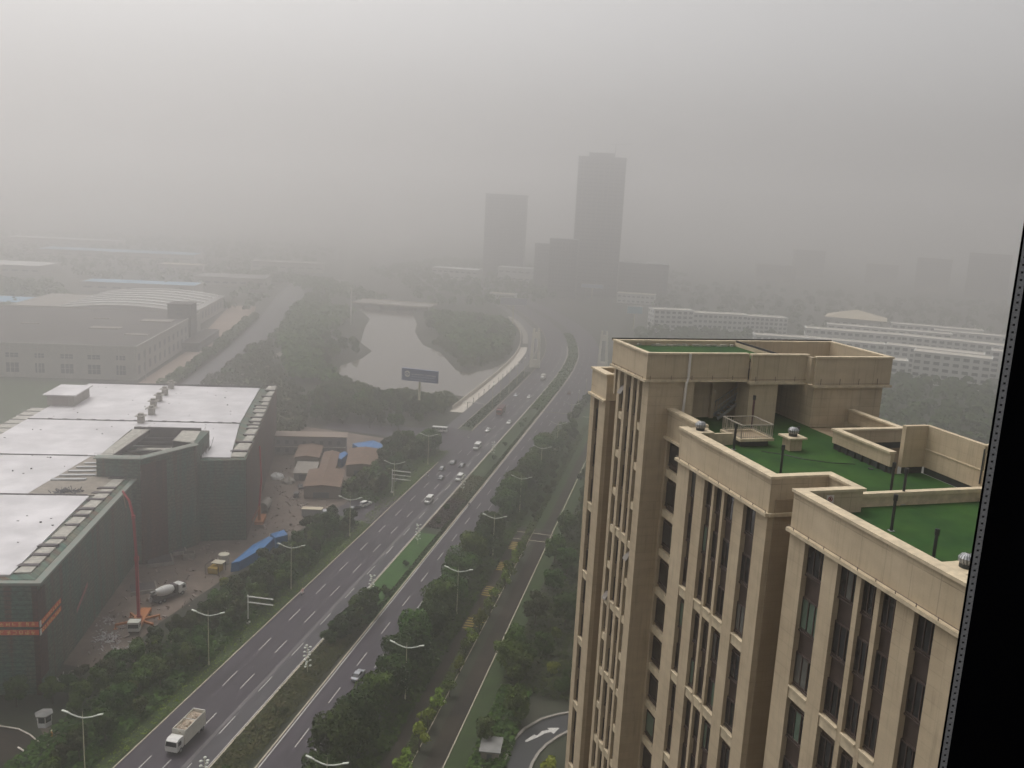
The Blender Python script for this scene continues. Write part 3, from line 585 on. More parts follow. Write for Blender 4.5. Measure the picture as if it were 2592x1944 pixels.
while y<344:
    L=random.uniform(4.0,10.5); k=(y-250)/96; x1=-43.6-5*k; q9=random.uniform(2.2,4.2); pl.prism([(x1-q9,y),(x1,y),(x1,y+L-1.5),(x1-q9+.3,y+L-1.5)],23.6,23.93); dk.prism([(x1-q9-.6,y+L-1.2),(x1,y+L-1.3),(x1,y+L),(x1-3.9,y+L)],23.6,24.0+random.uniform(0,.3)); y+=L
y=268.
while y<306:
    L=5.5; k=(y-250)/96; pl.prism([(-121,y),(-116.1,y),(-116.1,y+L-1.2),(-121,y+L-1.2)],23.3,23.8); dk.prism([(-121.5,y+L-1.2),(-116.1,y+L-1.2),(-116.1,y+L),(-121.5,y+L)],23.3,23.7); y+=L
cbs(pl,'edge_planks',PLANK); cbs(dk,'edge_gap_shade',TIMBER_SHADE)  # strips between planks: gap shade modelled as dark solid pieces
# stair core top: pale walkways around a sunken dark court
b=MB(); b.prism([(-76.7,234.5),(-73.6,234.5),(-71.5,261.5),(-76.2,261.5)],28.6,28.8); b.prism([(-62.3,250),(-56.5,248),(-57.5,261),(-62.5,261)],28.6,28.8); b.prism([(-73,252),(-63,252),(-63,256),(-73,256)],25.2,25.4); cbs(b,'walkway_boards',PLANK)
b=MB(); b.prism([(-77.3,231.0),(-65.6,230.8),(-54.6,245.8),(-56.4,247.4),(-66.4,234.0),(-77.3,234.2)],28.7,28.95); cbs(b,'net_rim',NETRIM)
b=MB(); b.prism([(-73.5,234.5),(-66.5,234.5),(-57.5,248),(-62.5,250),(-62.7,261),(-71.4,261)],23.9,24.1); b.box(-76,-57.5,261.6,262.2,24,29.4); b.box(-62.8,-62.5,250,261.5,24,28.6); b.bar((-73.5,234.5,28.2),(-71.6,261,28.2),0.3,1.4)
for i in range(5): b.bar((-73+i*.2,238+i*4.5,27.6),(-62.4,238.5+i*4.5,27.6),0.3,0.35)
cbp(b,'dark_court',TIMBER_SHADE)
b=MB()
railing(b,[(-73.4,234.5),(-71.4,261)],28.8,1.3,1.6); railing(b,[(-77,231.4),(-65.8,231.2),(-55,246),(-56,261)],28.95,1.2,2.0)
for i in range(22): b.bar((-54.9+random.uniform(-1,.4),247+i*0.65,24),(-54.6+random.uniform(-1.5,.8),247.3+i*0.66,24+random.uniform(.5,3.5)),0.09,0.09)
cbp(b,'scaffold_poles',simple('rusty_scaffold_tube',(0.13,0.10,0.09),0.7,0.3))
b=MB(); b.box(-117,-108.4,308.2,323,24,27.6); cbp(b,'rooftop_shed_wall',CONC)
b=MB(); b.box(-115.3,-110.2,308.05,308.2,24.2,27.2); cbp(b,'rooftop_shed_opening',simple('board_shutter',(0.26,0.22,0.20),0.8,0.2))
b=MB(); b.box(-118,-107.6,307.2,324,27.6,27.95); cbp(b,'rooftop_shed_roof',ROOFM)
for i,(f,r) in enumerate([(288,-81.5),(299,-81.2),(309.5,-83.4),(319,-84),(329,-84.6),(340.5,-85.3)]):
    b=MB(); b.box(r-0.9,r+0.9,f-0.9,f+0.9,24,26.2); b.box(r-1.5,r+1.5,f-1.5,f+1.5,26.2,26.4); b.box(r-0.7,r+0.7,f-0.7,f+0.7,26.4,27.1); cbp(b,'roof_chimney',CONC)
b=MB()
for i in range(5): b.bar((-86.5+i*0.8,228+i*3.6,24.1),(-78.3+(i%2),228.6+i*3.6,24.1),1.1,0.35)
cbs(b,'stacked_ducts',METAL_G)
b=MB()
for i in range(90):
    x=random.gauss(-79.5,2.0); y=random.gauss(219,0.7); b.bar((x,y,24.0),(x+random.uniform(-.8,.8),y+random.uniform(-.5,.5),24+random.uniform(.1,.8)),0.16,0.16)
o=cbp(b,'scrap_heap',simple('dark_scrap',(0.06,0.065,0.08),0.8,0.3)); o['kind']='stuff'
b=MB()
for i in range(90):
    f=random.uniform(170,345)
    if f<216: r=random.uniform(-130,-73)
    elif f<250: r=random.uniform(-130,-85)
    elif f<262: continue
    else: r=random.uniform(-115,-55)
    s_=random.uniform(.08,.24); b.box(r-s_,r+s_,f-s_*.6,f+s_*.6,24.0,24.0+random.uniform(.05,.3))
o=cbp(b,'roof_litter',TIMBER_SHADE); o['kind']='stuff'
# banners with yellow characters
def glyph(b,x,z,s,plane):
    """a block character made of strokes; plane maps (u,z)->xyz"""
    for k in range(random.randint(4,6)):
        if random.random()<0.5:
            zz=z+s*random.choice((.1,.35,.6,.9)); a,c=sorted((random.uniform(0,.35),random.uniform(.6,1))); b.bar(plane(x+a*s,zz),plane(x+c*s,zz),s*0.1,s*0.1)
        else:
            xx=x+s*random.choice((.15,.5,.85)); a,c=sorted((random.uniform(0,.35),random.uniform(.6,1))); b.bar(plane(xx,z+a*s),plane(xx,z+c*s),s*0.1,s*0.1)
for z0,lab in ((14.2,'upper red slogan banner with yellow characters on green netting'),(12.55,'lower red slogan banner with yellow characters on green netting')):
    t=thing('slogan_banner',lab,'banner',ST,167.8,-67.15,0,'slogan banners on the netting')
    p=MB(); p.box(-30,0,-0.12,-0.05,z0,z0+1.05); p.box(0.18,0.24,0.3,10.5,z0,z0+1.0); p.build('banner_cloth',BANNER,t)
    p=MB()
    for i in range(26): glyph(p,-29.6+i*1.13,z0+0.15,0.78,lambda u,z:(u,-0.14,z))
    for i in range(9): glyph(p,0.9+i*1.05,z0+0.15,0.72,lambda u,z:(0.26,u,z))
    p.build('characters',GOLD,t)
    p=MB(); p.box(0.16,0.3,-0.1,0.5,z0-0.1,z0+1.1); p.build('torn_corner',WHITEP,t)
t=thing('slogan_banner','short faded pink banner hung on the netted side wall','banner',ST,190,-67.4,0)
p=MB(); p.add([(0.1,-2.5,7.5),(0.1,4.5,10.6),(0.1,4.5,11.6),(0.1,-2.5,8.4),(0.16,-2.5,7.5),(0.16,4.5,10.6),(0.16,4.5,11.6),(0.16,-2.5,8.4)],[(0,1,2,3),(7,6,5,4),(0,4,5,1),(2,6,7,3)]); p.build('banner_cloth',simple('faded_banner',(0.36,0.13,0.13),0.8,0.3),t)
# ---------------------------------------------------------------- site sheds and goods
def shed(name,label,cat,fr,x0,x1,y0,y1,h,wall,roof,rise=0.0,over=0.4,extra=None,group=None):
    t=thing(name,label,cat,fr,y0,(x0+x1)/2,0,group); W_=(x1-x0)/2; D=y1-y0
    p=MB(); p.box(-W_,W_,0,D,0,h); p.build('wall',wall,t)
    p=MB()
    if rise: 
        e=over; p.add([(-W_-e,-e,h),(W_+e,-e,h),(W_+e,D+e,h),(-W_-e,D+e,h),(0,-e,h+rise),(0,D+e,h+rise)],[(0,4,5,3),(4,1,2,5),(0,1,4),(3,5,2),(0,3,2,1)])
    else: p.box(-W_-over,W_+over,-over,D+over,h,h+0.25)
    p.build('roof',roof,t)
    return t,W_,D
t,W_,D=shed('site_dormitory','two storey grey prefab dormitory with brown eave behind the site','dormitory',ST,-48,-21,338,345,7.2,simple('prefab_wall',(0.23,0.22,0.23),0.8,0.2),simple('brown_eave',(0.27,0.21,0.17),0.8,0.2))
for k in range(2):
    for i in range(8):
        x=-12.2+i*3.2
        if 3.0<x<8.0 and False: continue
        p=MB(); p.box(x,x+1.3,-0.08,0,1.1+k*3.2,2.6+k*3.2); p.build('window',DARKWIN,t)
p=MB(); p.box(-W_,W_,-1.3,0,3.35,3.5); p.build('gallery',CONC,t)
for n_,lab,fr,x0,x1,y0,y1,h,m in [
 ('site_shed','long brown roofed shed running up to the grey dormitory',ST,-38,-29.6,321,337.5,4.2,BROWNROOF),
 ('site_shed','small pale walled store below the long brown roof',ST,-36.5,-29.5,306,320,2.6,CONC_G),
 ('site_shed','brown roofed shed beside the trees with a bent outline',ST,-19,-8.5,312,334,4.2,BROWNROOF),
 ('site_shed','brown roofed shed nearest the highway trees',ST,-31,-19.5,287,306,4.2,BROWNROOF),
 ('site_shed','narrow brown shed beside blue sheet',ST,-28,-23,309,330,3.6,BROWNROOF)]:
    t,W_,D=shed(n_,lab,'shed',fr,x0,x1,y0,y1,h,simple('shed_wall',(0.24,0.2,0.17),0.8,0.2) if m is BROWNROOF else CONC_G,m if m is BROWNROOF else CONC,0.7 if m is BROWNROOF else 0,group='sheds on the building site')
    p=MB(); p.box(-W_*0.5,W_*0.4,-0.06,0,0.2,2.2); p.build('door',DARKWIN,t)
    p=MB()
    for i in range(5): p.box(-W_-0.02,-W_,1+i*D/5,2.2+i*D/5,1.2,2.3)
    split(p,'window',DARKWIN,t)
def tarp(label,pts,h,group='blue sheets on the site'):
    cx=sum(p[0] for p in pts)/len(pts); cy=sum(p[1] for p in pts)/len(pts)
    t=thing('blue_tarpaulin',label,'tarpaulin',ST,cy,cx,0,group); p=MB()
    q=[(x-cx,y-cy) for x,y in pts]; n=len(q)
    vs=[(x,y,0) for x,y in q]+[(x*.97,y*.97,h+random.uniform(-.2,.2)) for x,y in q]+[(0,0,h+0.5)]
    fs=[(i,(i+1)%n,n+(i+1)%n,n+i) for i in range(n)]+[(n+i,n+(i+1)%n,2*n) for i in range(n)]
    p.add(vs,fs); p.build('sheet',BLUE,t)
    p=MB()
    for x,y in q[::2]: p.bar((x*1.02,y*1.02,0),(x*1.02,y*1.02,h),0.15,0.15)
    split(p,'support_post',POLEY,t)
tarp('bright blue sheet roof beyond the brown sheds',[(-19,346),(-11,351),(-6,344),(-9,337),(-15,336)],3)
tarp('small blue sheet between two brown sheds',[(-24.8,327),(-21,333),(-19.5,330),(-21.5,322)],3.2)
tarp('long blue sheet cover running along the dark trees',[(-43,227),(-39.5,240.5),(-36,246),(-34.5,246),(-36,238),(-41,228)],2.6)
tarp('short blue sheet roof with white gable beside dark trees',[(-36,247.5),(-32.5,250.5),(-31,247),(-34,243.5)],3.0)
# water tank, silo, formwork, machines
t=thing('water_tank','white cylindrical tank standing beside the blue cover','tank',ST,233,-45.8); p=MB(); p.tube((0,0,0),(0,0,2.5),1.35,n=20); p.build('tank_wall',simple('cream_tank',(0.55,0.50,0.40),0.7,0.2),t); p=MB(); p.tube((0,0,2.5),(0,0,2.62),1.45,1.4,n=20); p.build('lid',simple('cream_lid',(0.66,0.62,0.50),0.7,0.15),t)
t=thing('cement_silo','pale horizontal cement silo lying by the netted wall','silo',ST,275,-41.5); p=MB(); p.tube((-0.3,-3,2),(0.3,3,2),1.5,n=14); p.build('drum',CONC,t); p=MB(); [p.box(x-.15,x+.15,y-.15,y+.15,0,1.3) for x in(-1,1) for y in(-2,2)]; split(p,'leg',METAL_G,t)
for i,(x,y,w_,d_,lab) in enumerate([(-62.5,233.5,6,6,'square timber platform with pale kerb near the netted stair core'),(-61.8,216,5.5,5,'square timber platform just left of the concrete mixer'),(-59,240,3,3,'dark stack of boards beneath the netted stair core')]):
    t=thing('timber_platform',lab,'platform',ST,y,x,0,'timber platforms on site',extra=0.35); p=MB(); p.box(-w_/2,w_/2,-d_/2,d_/2,0.2,0.8); p.build('deck',TIMBER_SHADE,t)
    p=MB(); p.box(-w_/2-.2,w_/2+.2,-d_/2-.35,-d_/2,0.1,1.0); p.box(w_/2,w_/2+.35,-d_/2,d_/2,0.1,1.0); split(p,'pale_kerb',CONC,t)
t=thing('site_skip','pale square bin beside the timber platforms','bin',ST,236,-55.5,extra=0.3); p=MB(); p.box(-1.5,1.5,-1.2,1.2,0.1,1.8); p.build('bin_body',CONC,t); p=MB(); p.box(-1.3,1.3,-1.0,1.0,1.8,1.83); p.build('fill',MUD,t)
t=thing('site_generator','yellow machine under a dark frame with a pale roof','machine',ST,227,-46.8,extra=-0.3)
p=MB(); p.box(-1.3,1.3,-1.6,1.6,0.2,1.7); p.build('machine_body',YELLOW,t); p=MB(); p.box(-1.0,2.0,-0.6,1.8,2.6,2.75); p.build('canopy',simple('cream_canopy',(0.58,0.54,0.42),0.7,0.1),t); p=MB(); [p.bar((x,y,0),(x,y,2.6),0.15,0.15) for x in(-1.8,1.8) for y in(-1.9,1.9)]; p.bar((-1.8,-1.9,2.6),(-1.8,1.9,2.6),0.2,0.2); p.bar((-1.8,1.9,2.6),(1.8,1.9,2.6),0.2,0.2); p.build('frame',TIMBER_SHADE,t)
b=MB()
for cx,cy,n,sx in [(-62.5,191,120,1.8),(-65.5,173,50,1.2),(-59,186,40,2),(-64,200,50,2.2)]:
    for i in range(n):
        x,y=ST.w(cy+random.gauss(0,sx),cx+random.gauss(0,sx*.8)); s_=random.uniform(.08,.32); b.bar((x,y,0.05),(x+random.uniform(-1,1)*s_*3,y+random.uniform(-1,1)*s_*3,random.uniform(.05,.4)),s_,s_*.5)
o=b.build('rubble',simple('pale_rubble',(0.48,0.46,0.46),0.8,0.3)); tag(o,'pale broken boards and rubble strewn on the dirt beside the netted wall','rubble',kind='stuff')
b=MB()
for i in range(420):
    f=random.uniform(170,345); r=random.uniform(-66,-44) if f<250 else random.uniform(-42,-22)
    x,y=ST.w(f,r); s_=random.uniform(.15,.6); b.bar((x,y,0.05),(x+random.uniform(-2,2)*s_,y+random.uniform(-2,2)*s_,random.uniform(.1,.8)),s_,s_*.6)
o=b.build('debris',simple('mixed_debris',(0.17,0.13,0.12),0.9,0.5,0.4,c2=(0.33,0.27,0.24))); tag(o,'scattered brown building materials lying across the site yard','debris',kind='stuff')
for i,(f,r,lab) in enumerate([(309,-42.5,'white mound covered in sheeting against the netted wall'),(304,-38,'pale sand heap left of the brown sheds')]):
    t=thing('sand_heap',lab,'heap',ST,f,r); p=MB(); p.ball((0,0,0),2.4,2.8,1.8,12,6,.18); p.build('heap_body',WHITEWALL if i==0 else CONC,t)
# ---------------------------------------------------------------- vehicles (local +Y = forward)
def wheels(t,xs,ys,r,w_=0.24):
    for y in ys:
        for x in xs:
            p=MB(); sx=1 if x>0 else -1; p.tube((x-sx*w_,y,r),(x,y,r),r,n=14); o=p.build('wheel',TYRE,t); q=MB(); q.tube((x-sx*0.02,y,r),(x+sx*0.015,y,r),r*0.55,n=10); q.build('rim',METAL_G,o)
def lights(t,x,y,z,front=True,w_=0.18):
    for s in (-1,1):
        p=MB(); p.box(s*x-w_,s*x+w_,y-0.03,y+0.03,z-0.08,z+0.08); p.build('headlight' if front else 'tail_light',LAMPG if front else RTRUCK,t)
def loft(secs):
    """cross-sections along Y: (y, halfwidth_low, halfwidth_top, zlow, ztop)"""
    b=MB(); vs=[]
    for y,wl,wt,z0,z1 in secs: zm=z0+(z1-z0)*.55; vs+=[(-wl*.94,y,z0),(-wl,y,zm),(-wt*.96,y,z1-.03),(-wt*.8,y,z1),(wt*.8,y,z1),(wt*.96,y,z1-.03),(wl,y,zm),(wl*.94,y,z0)]
    n=len(secs); fs=[(7,6,5,4,3,2,1,0),tuple(range(8*(n-1),8*n))]
    for k in range(n-1):
        for i in range(8):
            j=(i+1)%8; fs.append((8*k+i,8*k+j,8*k+8+j,8*k+8+i))
    b.add(vs,fs); return b
def car(label,fr,f,r,heading,paint,style='sedan',group='cars on the highway',s=1.0):
    t=thing('passenger_car' if style!='van' else 'minivan',label,'car' if style!='van' else 'van',fr,f,r,0.032,group,extra=heading,scale=s)
    if style=='sedan':
        loft([(-2.3,.72,.66,.35,.85),(-2.1,.86,.78,.28,.98),(-1.2,.9,.84,.25,1.02),(1.0,.9,.84,.25,.98),(1.9,.88,.78,.28,.84),(2.3,.74,.62,.35,.66)]).build('body',paint,t,smooth=False)
        loft([(-1.75,.76,.66,.95,1.0),(-1.1,.78,.60,.95,1.40),(0.05,.78,.62,.95,1.44),(1.05,.78,.66,.93,.98)]).build('window_glass',CARGL,t)
        p=MB(); p.box(-.56,.56,-1.1,0.1,1.40,1.47); p.build('roof',paint,t)
        wheels(t,(-.9,.9),(-1.4,1.4),.32); lights(t,.6,2.2,.66); lights(t,.62,-2.25,.8,False)
    elif style=='suv':
        loft([(-2.3,.85,.8,.35,1.05),(-2.2,.92,.86,.3,1.1),(1.1,.93,.86,.3,1.1),(1.9,.92,.82,.3,.98),(2.3,.8,.7,.4,.8)]).build('body',paint,t)
        loft([(-2.2,.84,.72,1.08,1.5),(-1.9,.84,.70,1.08,1.68),(0.2,.84,.70,1.08,1.70),(1.0,.82,.74,1.05,1.12)]).build('window_glass',CARGL,t)
        p=MB(); p.box(-.68,.68,-2.0,0.3,1.66,1.74); p.build('roof',paint,t)
        wheels(t,(-.93,.93),(-1.4,1.4),.36); lights(t,.65,2.22,.78); lights(t,.7,-2.3,.95,False)
    else:
        loft([(-2.6,.88,.84,.35,1.1),(-2.5,.92,.88,.3,1.15),(1.6,.92,.88,.3,1.15),(2.3,.9,.82,.3,1.0),(2.55,.84,.7,.4,.85)]).build('body',paint,t)
        loft([(-2.55,.88,.8,1.13,1.7),(-2.4,.89,.8,1.13,1.85),(1.0,.89,.8,1.13,1.88),(1.9,.86,.74,1.08,1.2)]).build('window_glass',CARGL,t)
        p=MB(); p.box(-.84,.84,-2.5,1.1,1.78,1.97); p.build('roof',paint,t)
        p=MB()
        for y in (-2.4,-1.0,.3): p.box(-.9,-.86,y-.06,y+.06,1.1,1.85); p.box(.86,.9,y-.06,y+.06,1.1,1.85)
        split(p,'window_pillar',paint,t)
        wheels(t,(-.92,.92),(-1.6,1.6),.34); lights(t,.66,2.5,.8); lights(t,.7,-2.6,1.0,False)
    return t
PI=math.pi
car('silver sedan alone on the right carriageway beside dark tree crowns',HW,162.3,-60.6,0,SILVER)
car('brown hatchback half hidden under the roadside tree crowns',HW,192,-57.6,0,BRCAR,'suv')
car('white suv driving down the middle lanes below the dark cars',HW,274,-79.0,PI,WCAR,'van')
car('white minivan passing the planted median by the pale tiered pole',HW,301.3,-75.8,PI,WCAR,'van')
car('white minibus ahead of the cluster of dark cars',HW,344,-79.8,PI,WCAR,'van',s=1.2)
car('white sedan just below the side road junction',HW,373.6,-82.3,PI,WCAR)
car('white sedan in the inner lane next to the grassy median',HW,391.7,-76.6,PI,WCAR)
car('white sedan on the bridge approach nearest the dark median',HW,450.3,-78.2,PI,WCAR)
car('dark car farthest up in the dark group',HW,319.8,-83.2,PI,BCAR)
car('dark car closest to the median in the dark group',HW,317.5,-79.2,PI,BCAR)
car('dark car nearest the left kerb in the dark group',HW,311,-85.0,PI,BCAR)
car('dark car lowest in the dark group',HW,299.9,-82.2,PI,BCAR)
car('grey car in the outer lane near the bridge lamps',HW,452,-85.5,PI,SILVER)
car('red brown car far up the right carriageway',HW,470,-60,0,simple('red_brown_paint',(0.16,0.05,0.045),0.4,0.1))
car('white van parked in the gap between the tree belts',HW,263.5,-97.0,-0.35,WCAR,'suv',group='cars parked in the belt gap')
car('dark sedan parked behind the white van in the belt gap',HW,259.0,-98.8,-0.35,BCAR,group='cars parked in the belt gap')
car('white sedan parked beside pale container at the site',ST,308,-26.9,0.9,WCAR,group='cars parked on site')
car('dark car parked by the site wall below white sedan',ST,298,-33.2,0.2,BCAR,group='cars parked on site')
car('dark pickup parked lowest along the site wall',ST,289,-33.6,0.1,BCAR,'suv',group='cars parked on site')
# minibus turning out of the side road
t=thing('minibus','white minibus turning in the side road beneath the billboard','minibus',HW,364.3,-101.5,0.032,extra=PI*0.52)
loft([(-3.4,1.0,.95,.4,1.4),(3.2,1.0,.95,.4,1.4),(3.5,.95,.9,.45,1.2)]).build('body',WCAR,t); loft([(-3.35,.99,.92,1.38,2.2),(3.0,.99,.92,1.38,2.2),(3.4,.94,.88,1.36,1.5)]).build('window_glass',CARGL,t)
p=MB(); p.box(-.95,.95,-3.4,3.0,2.18,2.42); p.build('roof',WCAR,t)
p=MB()
for y in (-3.3,-1.7,0,1.6): p.box(-1.01,-.97,y-.1,y+.1,1.35,2.2); p.box(.97,1.01,y-.1,y+.1,1.35,2.2)
split(p,'window_pillar',WCAR,t); wheels(t,(-1,1),(-2.1,2.1),.4)
# white cargo truck with loaded open bed
def cabmesh(t,y0,paint,w_=1.22,h=2.9):
    loft([(y0,w_,w_*.97,.7,h-.1),(y0+1.4,w_,w_*.95,.7,h),(y0+2.0,w_,w_*.9,.7,h-.3),(y0+2.15,w_*.98,w_*.96,.7,1.7)]).build('cab',paint,t)
    p=MB(); p.add([(-w_*.86,y0+2.19,1.72),(w_*.86,y0+2.19,1.72),(w_*.8,y0+2.04,h-.42),(-w_*.8,y0+2.04,h-.42)],[(0,1,2,3)]); p.box(-w_-.02,-w_+.02,y0+.9,y0+1.8,1.7,h-.5); p.box(w_-.02,w_+.02,y0+.9,y0+1.8,1.7,h-.5); p.build('windscreen',CARGL,t)
    lights(t,w_*.75,y0+2.2,.95)
t=thing('cargo_truck','big white truck with a high open bed of brown cargo','truck',HW,133,-81.9,0.032,extra=PI)
cabmesh(t,2.6,WCAR)
p=MB(); p.box(-1.25,1.25,-4.6,2.3,0.75,1.0); p.box(-1.25,-1.17,-4.6,2.3,1.0,3.5); p.box(1.17,1.25,-4.6,2.3,1.0,3.5); p.box(-1.17,1.17,-4.6,-4.5,1.0,3.5); p.box(-1.17,1.17,2.2,2.3,1.0,3.6); p.build('cargo_bed',simple('cream_truck_bed',(0.74,0.71,0.62),0.6,0.15),t)
p=MB(); 
for i in range(18): p.ball((random.uniform(-.8,.8),random.uniform(-4,1.8),3.0),.55,.7,random.uniform(.25,.45),8,5,.25)
p.box(-1.15,1.15,-4.45,2.15,2.6,2.95); p.build('cargo',simple('brown_cargo',(0.30,0.20,0.14),0.9,0.5,1.5,c2=(0.5,0.45,0.36)),t)
p=MB(); [p.box(-1.2,1.2,y-.06,y+.06,3.5,3.6) for y in (-4.5,-1.2,2.2)]; split(p,'bed_bow',WCAR,t)
p=MB(); p.box(-.6,.6,-4.5,4.4,.5,.75); p.build('chassis',TYRE,t); wheels(t,(-1.2,1.2),(-3.6,-2.4,3.6),.5,.3)
t=thing('cargo_truck','dark red heavy truck in the outer lane before the bridge','truck',HW,409,-84.2,0.032,extra=PI); cabmesh(t,2.8,RTRUCK,1.25,3.1)
p=MB(); p.box(-1.25,1.25,-5.6,2.5,0.9,3.3); p.build('cargo_bed',simple('dark_red_bed',(0.10,0.055,0.06),0.7,0.3),t); p=MB(); [p.box(-1.3,1.3,y-.08,y+.08,1,3.35) for y in (-5.4,-3.5,-1.5,.5,2.3)]; split(p,'bed_rib',RTRUCK,t); wheels(t,(-1.25,1.25),(-4.6,-3.4,3.8),.5,.3)
t=thing('box_truck','white box van in the outer lane on the bridge','truck',HW,504,-80,0.032,extra=PI); cabmesh(t,1.6,WCAR,1.0,2.3); p=MB(); p.box(-1.1,1.1,-3.2,1.4,.7,3.0); p.build('cargo_box',simple('pale_box',(0.66,0.64,0.58),0.5,0.1),t); wheels(t,(-1,1),(-2.2,2.4),.4)
# concrete mixer
t=thing('concrete_mixer','white concrete mixer truck parked on the site track','mixer truck',ST,211.2,-54.8,0.02,extra=-0.62); cabmesh(t,2.6,WCAR,1.2,2.9)
p=MB(); 
prof=[(-3.6,.55,2.9),(-3.0,.8,2.75),(-2.0,1.15,2.5),(-0.6,1.25,2.35),(0.8,1.1,2.2),(1.6,.7,2.1)]
for (y0,r0,z0),(y1,r1,z1) in zip(prof,prof[1:]): p.tube((0,y0,z0),(0,y1,z1),r0,r1,n=18)
p.build('drum',WCAR,t,smooth=False)
p=MB(); p.box(-1.0,1.0,1.5,2.4,1.0,3.0); p.box(-1.15,1.15,-4.2,2.4,.6,1.0); p.box(-.5,.5,-4.6,-3.5,1.0,2.5); p.build('drum_frame',TIMBER_SHADE,t)
p=MB(); p.box(-.4,.4,-4.9,-3.9,2.8,3.3); p.bar((0,-4.4,2.0),(0.5,-5.4,1.0),.4,.15); p.build('chute',CONC_G,t); wheels(t,(-1.15,1.15),(-3,-1.8,3.5),.5,.3)
# concrete pump with raised red boom
t=thing('concrete_pump_truck','concrete pump truck with tall red raised boom and spread orange outriggers','pump truck',ST,196.5,-57.4,0.02)
p=MB(); p.box(-1.2,1.2,-4.0,-2.2,0.7,2.75); p.build('cab',WCAR,t)
p=MB(); p.box(-1.1,1.1,-4.06,-4.0,1.5,2.4); p.box(-1.22,1.22,-3.6,-2.6,1.6,2.3); p.build('windscreen',CARGL,t)
p=MB(); p.box(-1.25,1.25,-4.1,-2.1,2.75,2.88); p.build('cab_roof',simple('cab_roof_cream',(0.66,0.66,0.58),0.5,0.1),t)
p=MB(); p.box(-1.1,1.1,-2.1,6.5,.6,1.5); p.box(-.7,.7,-1.2,.6,1.5,2.6); p.build('truck_deck',ORANGE,t)
p=MB()
for x,y in ((-4.6,-1.2),(3.6,3.6),(-3.0,4.6),(3.4,-1.0)): p.bar((0,0.6,1.2),(x,y,1.0),.45,.45); p.bar((x,y,1.2),(x,y,0),.25,.25); p.box(x-.4,x+.4,y-.4,y+.4,0,.1)
split(p,'outrigger',ORANGE,t)
p=MB(); p.bar((0.25,-0.5,2.6),(0.15,-0.6,16.5),.62,.62); p.build('boom_section',REDBOOM,t)
p=MB(); p.bar((0.15,-0.5,16.3),(-.1,-1.0,26.2),.5,.5); p.build('boom_section',REDBOOM,t)
p=MB(); p.tube((0.1,-.6,2.5),(0.5,-.9,16.5),.12); p.tube((.5,-.9,16.5),(.2,-1.3,26),.1); split(p,'delivery_pipe',simple('red_pipe',(0.33,0.05,0.05),.5,.3),t)
p=MB(); p.bar((-.1,-1.0,26),(-1.2,.2,29.4),.42,.42); p.bar((-1.2,.2,29.4),(-3.0,1.5,31.3),.34,.34); p.build('boom_tip',REDBOOM,t)
p=MB(); p.tube((-3.0,1.5,31.3),(-2.2,1.2,27.5),.09); p.build('end_hose',simple('tan_hose',(0.4,0.28,0.2),.7,.2),t)
p=MB(); p.tube((0.25,-.5,1.5),(0.25,-.5,3.0),.5,n=12); p.box(-.3,.6,-.8,-.2,15.9,16.9); p.box(-.45,.25,-1.3,-.7,25.7,26.6); p.build('boom_joint',REDBOOM,t); wheels(t,(-1.15,1.15),(-3.1,4,5.4),.5,.3)
t=thing('second_concrete_boom','folded red concrete boom hanging beside the far netted wall','boom',ST,262,-41.2,0)
p=MB(); p.bar((0,0,6),(0.4,1.5,14),.55,.55); p.bar((.4,1.5,14),(-.3,3.0,23.5),.45,.45); p.build('boom_section',REDBOOM,t); p=MB(); p.bar((0,0,6),(-1.6,-3,2.5),.35,.35); p.build('boom_tip',simple('faded_red',(0.36,0.16,0.12),.6,.2),t); p=MB(); p.box(-1.2,1.2,-1.5,5.5,0.6,1.6); p.bar((0,0,1.6),(0,0,6),.8,.8); p.build('truck_deck',ORANGE,t)
t=thing('container_truck','parked white lorry with a cream tarpaulin roof at the site edge','truck',ST,269,-25.7,0.02,extra=-PI/2-.1)
p=MB(); p.box(-1.2,1.2,-3.8,2.2,.8,2.9); p.build('cargo_box',simple('lorry_side',(0.33,0.33,0.33),.6,.2),t); p=MB(); p.box(-1.25,1.25,-3.9,2.3,2.9,3.05); p.build('cargo_cover',TERRAC,t); cabmesh(t,2.4,SILVER,1.15,2.6); wheels(t,(-1.15,1.15),(-2.8,3.3),.48)
# motor scooters and riders
def rider(label,fr,f,r,heading,cloth):
    t=thing('scooter_rider',label,'rider',fr,f,r,0.032,'scooter riders on the road',extra=heading)
    p=MB(); p.bar((0,-.7,.45),(0,.5,.45),.3,.35); p.bar((0,.5,.45),(0,.62,1.0),.12,.12); p.bar((-.3,.6,1.0),(.3,.6,1.0),.05,.05); p.box(-.15,.15,-.6,-.05,.6,.78); p.build('scooter_body',WCAR,t)
    for y in (-.6,.65): p=MB(); p.tube((-.05,y,.26),(.05,y,.26),.26,n=12); p.build('wheel',TYRE,t)
    p=MB(); p.ball((0,-.2,1.15),.22,.17,.38,10,8); p.bar((-.2,-.15,1.35),(-.27,.5,1.02),.1,.1); p.bar((.2,-.15,1.35),(.27,.5,1.02),.1,.1); p.bar((-.12,-.25,.85),(-.17,.25,.75),.17,.17); p.bar((.12,-.25,.85),(.17,.25,.75),.17,.17); p.bar((-.17,.25,.75),(-.15,.2,.3),.12,.12); p.bar((.17,.25,.75),(.15,.2,.3),.12,.12); p.build('rider_body',cloth,t)
    p=MB(); p.ball((0,-.15,1.63),.12,.14,.15,10,8); p.build('helmet',HAT,t)
PINK=simple('pink_cloth',(0.55,0.32,0.32),.8,.1); GREYC=simple('grey_cloth',(0.3,0.3,0.32),.8,.1)
rider('scooter rider in pink at the left kerb of the highway',HW,195.7,-88.0,PI,PINK)
rider('scooter rider hugging the yellow lined right kerb of the median',HW,274,-65.4,0,GREYC)
